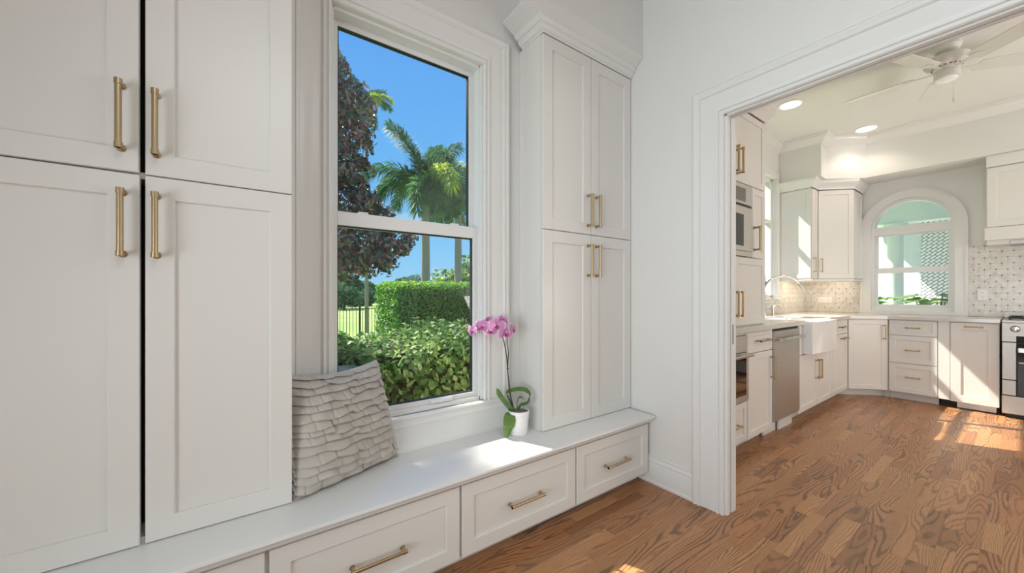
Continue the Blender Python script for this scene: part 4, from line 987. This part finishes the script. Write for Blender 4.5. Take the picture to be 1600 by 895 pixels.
# distant trees
def blob(label, px, v0, dist, rad, n, m, sz, nm='broadleaf_tree', grp='trees beyond the lawn'):
    k = (px-800)/FPX; x, y = dist*(CF+SF*k), dist*(SF-CF*k); zc = 1.2+(460-v0)/FPX*dist-rad
    t = thing(nm, label, 'tree', (x, y, GZ), grp); P, Q = [], []
    for c in range(12):
        d = rng.normal(size=3); d[2] *= .6; c0 = np.array((x, y, zc))+d*rad*.4; q_ = rng.normal(size=(n//12, 3)); q_ /= np.linalg.norm(q_, axis=1)[:, None]; P.append(c0+q_*rad*.55*rng.uniform(.7, 1, (n//12, 1))); Q.append(q_)
    leaves('crown', np.concatenate(P), np.concatenate(Q), sz, m, .6, t)
    MB().tube([(x, y, GZ), (x, y, zc)], [rad*.08, rad*.05], 6).build('trunk', M['barkd'], t)
for px, v0, dist, rad, lb in [(505, 430, 46, 2.6, 'dark leafy tree across the lawn, leftmost and largest'), (538, 440, 38, 1.5, 'dark leafy tree across the lawn, second from the left'), (565, 444, 50, 1.7, 'small dark tree far across the lawn, rightmost of the dark ones')]:
    blob(lb, px, v0, dist, rad, 2600, M['far'], .3)
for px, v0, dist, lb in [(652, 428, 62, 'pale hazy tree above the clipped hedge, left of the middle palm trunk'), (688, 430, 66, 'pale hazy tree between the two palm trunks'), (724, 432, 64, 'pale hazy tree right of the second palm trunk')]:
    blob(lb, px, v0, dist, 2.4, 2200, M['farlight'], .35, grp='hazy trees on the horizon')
tl_ = thing('tree_line', 'low dark band of woodland behind the lawn and the fence', 'woodland', (8, 62, GZ)); tl_['kind'] = 'stuff'
P, Q = boxpts(-20, 60, 70, 78, GZ, 4.0, 26000, .6, 'ft'); P[:, 2] *= (.75+.25*np.sin(P[:, 0]*.5)+.1*np.sin(P[:, 0]*1.7)); leaves('crowns', P, Q, .8, M['far'], .7, tl_)
blob('bushy olive-green tree at the right edge of the window behind the hedge', 742, 398, 16, 1.3, 2600, M['palm'], .22, 'bushy_tree', None)
t = thing('garden_boulder', 'dark grey-green rounded stone seen just above the cushion outside', 'rock', (.62, 2.45, .3))
mb = MB().lathe([(.001, .55), (.12, .57), (.19, .62), (.21, .68), (.17, .74), (.10, .765), (.001, .775)], (.44, 2.34, 0), 20); mb.v = [(a+.02*math.sin(b*30), b+.015*math.sin(a*37), c+.012*math.sin(a*25+b*19)) for a, b, c in mb.v]; mb.build('stone', mat('dark_stone', (.03, .05, .05), .8), t, smooth=60)
MB().box(.32, .58, 2.26, 2.46, GZ, .56).build('plinth', mat('plinth_stone', (.04, .05, .05), .9), t)

# lanai outside the arched window
t = thing('covered_porch', 'covered porch with teal ceiling and white columns behind the arched window', 'porch', (9, .8, GZ))
MB().box(6.9, 13, -3, 2.1, 2.75, 2.85).build('porch_ceiling', M['teal'], t)
MB().box(8.6, 8.8, -3, 2.1, 2.35, 2.75).build('beam', M['stucco'], t, bevel=.01)
MB().lathe([(.13, GZ), (.13, GZ+.1), (.10, GZ+.12), (.095, 2.15), (.13, 2.2), (.15, 2.35)], (8.7, 1.30, 0), 20).build('column', M['stucco'], t, smooth=40)
MB().lathe([(.13, GZ), (.13, GZ+.1), (.10, GZ+.12), (.095, 2.15), (.13, 2.2), (.15, 2.35)], (8.7, .05, 0), 20).build('column', M['stucco'], t, smooth=40)
MB().box(10.4, 10.6, 1.0, 1.72, GZ, 2.75).build('wall_pier', mat('grey_stucco', (.66, .70, .68), .9), t)
MB().box(11.0, 11.3, 1.76, 3.4, GZ, 2.6).build('bright_strip_wall', M['stucco'], t)  # white wall added to read as the bright strip beside the pier
MB().box(6.8, 14, -3, 3.2, GZ, GZ+.02).build('bounce_slab', mat('pale_bounce_slab', (.80, .78, .74), .8), t)  # unseen pale slab, added to bounce sun up into the porch
MB().box(9.6, 9.75, -3, 1.12, GZ, 2.75).build('woven_block_wall', M['lattice'], t)
t = thing('leafy_porch_plant', 'bright green split-leaf plant at the foot of the arched window', 'plant', (7.6, .78, GZ))
MB().lathe([(.13, GZ), (.18, GZ+.3), (.17, GZ+.3), (.12, GZ+.28)], (7.6, .78, 0), 16).build('pot', M['stucco'], t, smooth=40)
for k in range(16):
    a = random.uniform(0, 2*PI); L = random.uniform(.05, .26); h = random.uniform(.93, 1.2); tip = Vector((7.6+L*math.cos(a), .78+L*math.sin(a), h))
    MB().tube(bez([(7.6, .78, GZ+.28), (7.6+L*.3*math.cos(a), .78+L*.3*math.sin(a), h*.6), tip], 5), .006, 5).build('stalk', M['orchidleaf'], t, smooth=60)
    u = (Vector((math.cos(a), math.sin(a), -.25))).normalized(); s_ = u.cross(Vector((0, 0, 1))).normalized(); m_ = MB(); R = []
    for i in range(9):
        tt = i/8; w = .12*math.sin(PI*min(1, .1+.88*tt))**.7*(1 if i % 2 else .6); R.append([tip+u*(.3*tt-.06)-s_*w+Vector((0, 0, .02)), tip+u*(.3*tt-.06), tip+u*(.3*tt-.06)+s_*w+Vector((0, 0, .02))])
    m_.rings(R, cap=False, close=False); m_.build('leaf', M['orchidleaf'], t, keep=True, seeds=[random.uniform(.5, 1)]*len(m_.f))
t = thing('low_shrub', 'dark low shrub at the left foot of the arched window outside', 'shrub', (8.0, 1.52, GZ))
P = rng.normal(size=(900, 3))*np.array((.16, .12, .22))+np.array((8.0, 1.47, .85)); P[:, 2] = np.minimum(P[:, 2], 1.14)
leaves('foliage', P, np.tile(np.array((0, 0, 1.)), (900, 1)), .08, M['hedge'], .5, t)
MB().tube([(8, 1.5, GZ), (8, 1.5, .8)], .02, 6).build('stem', M['barkd'], t)
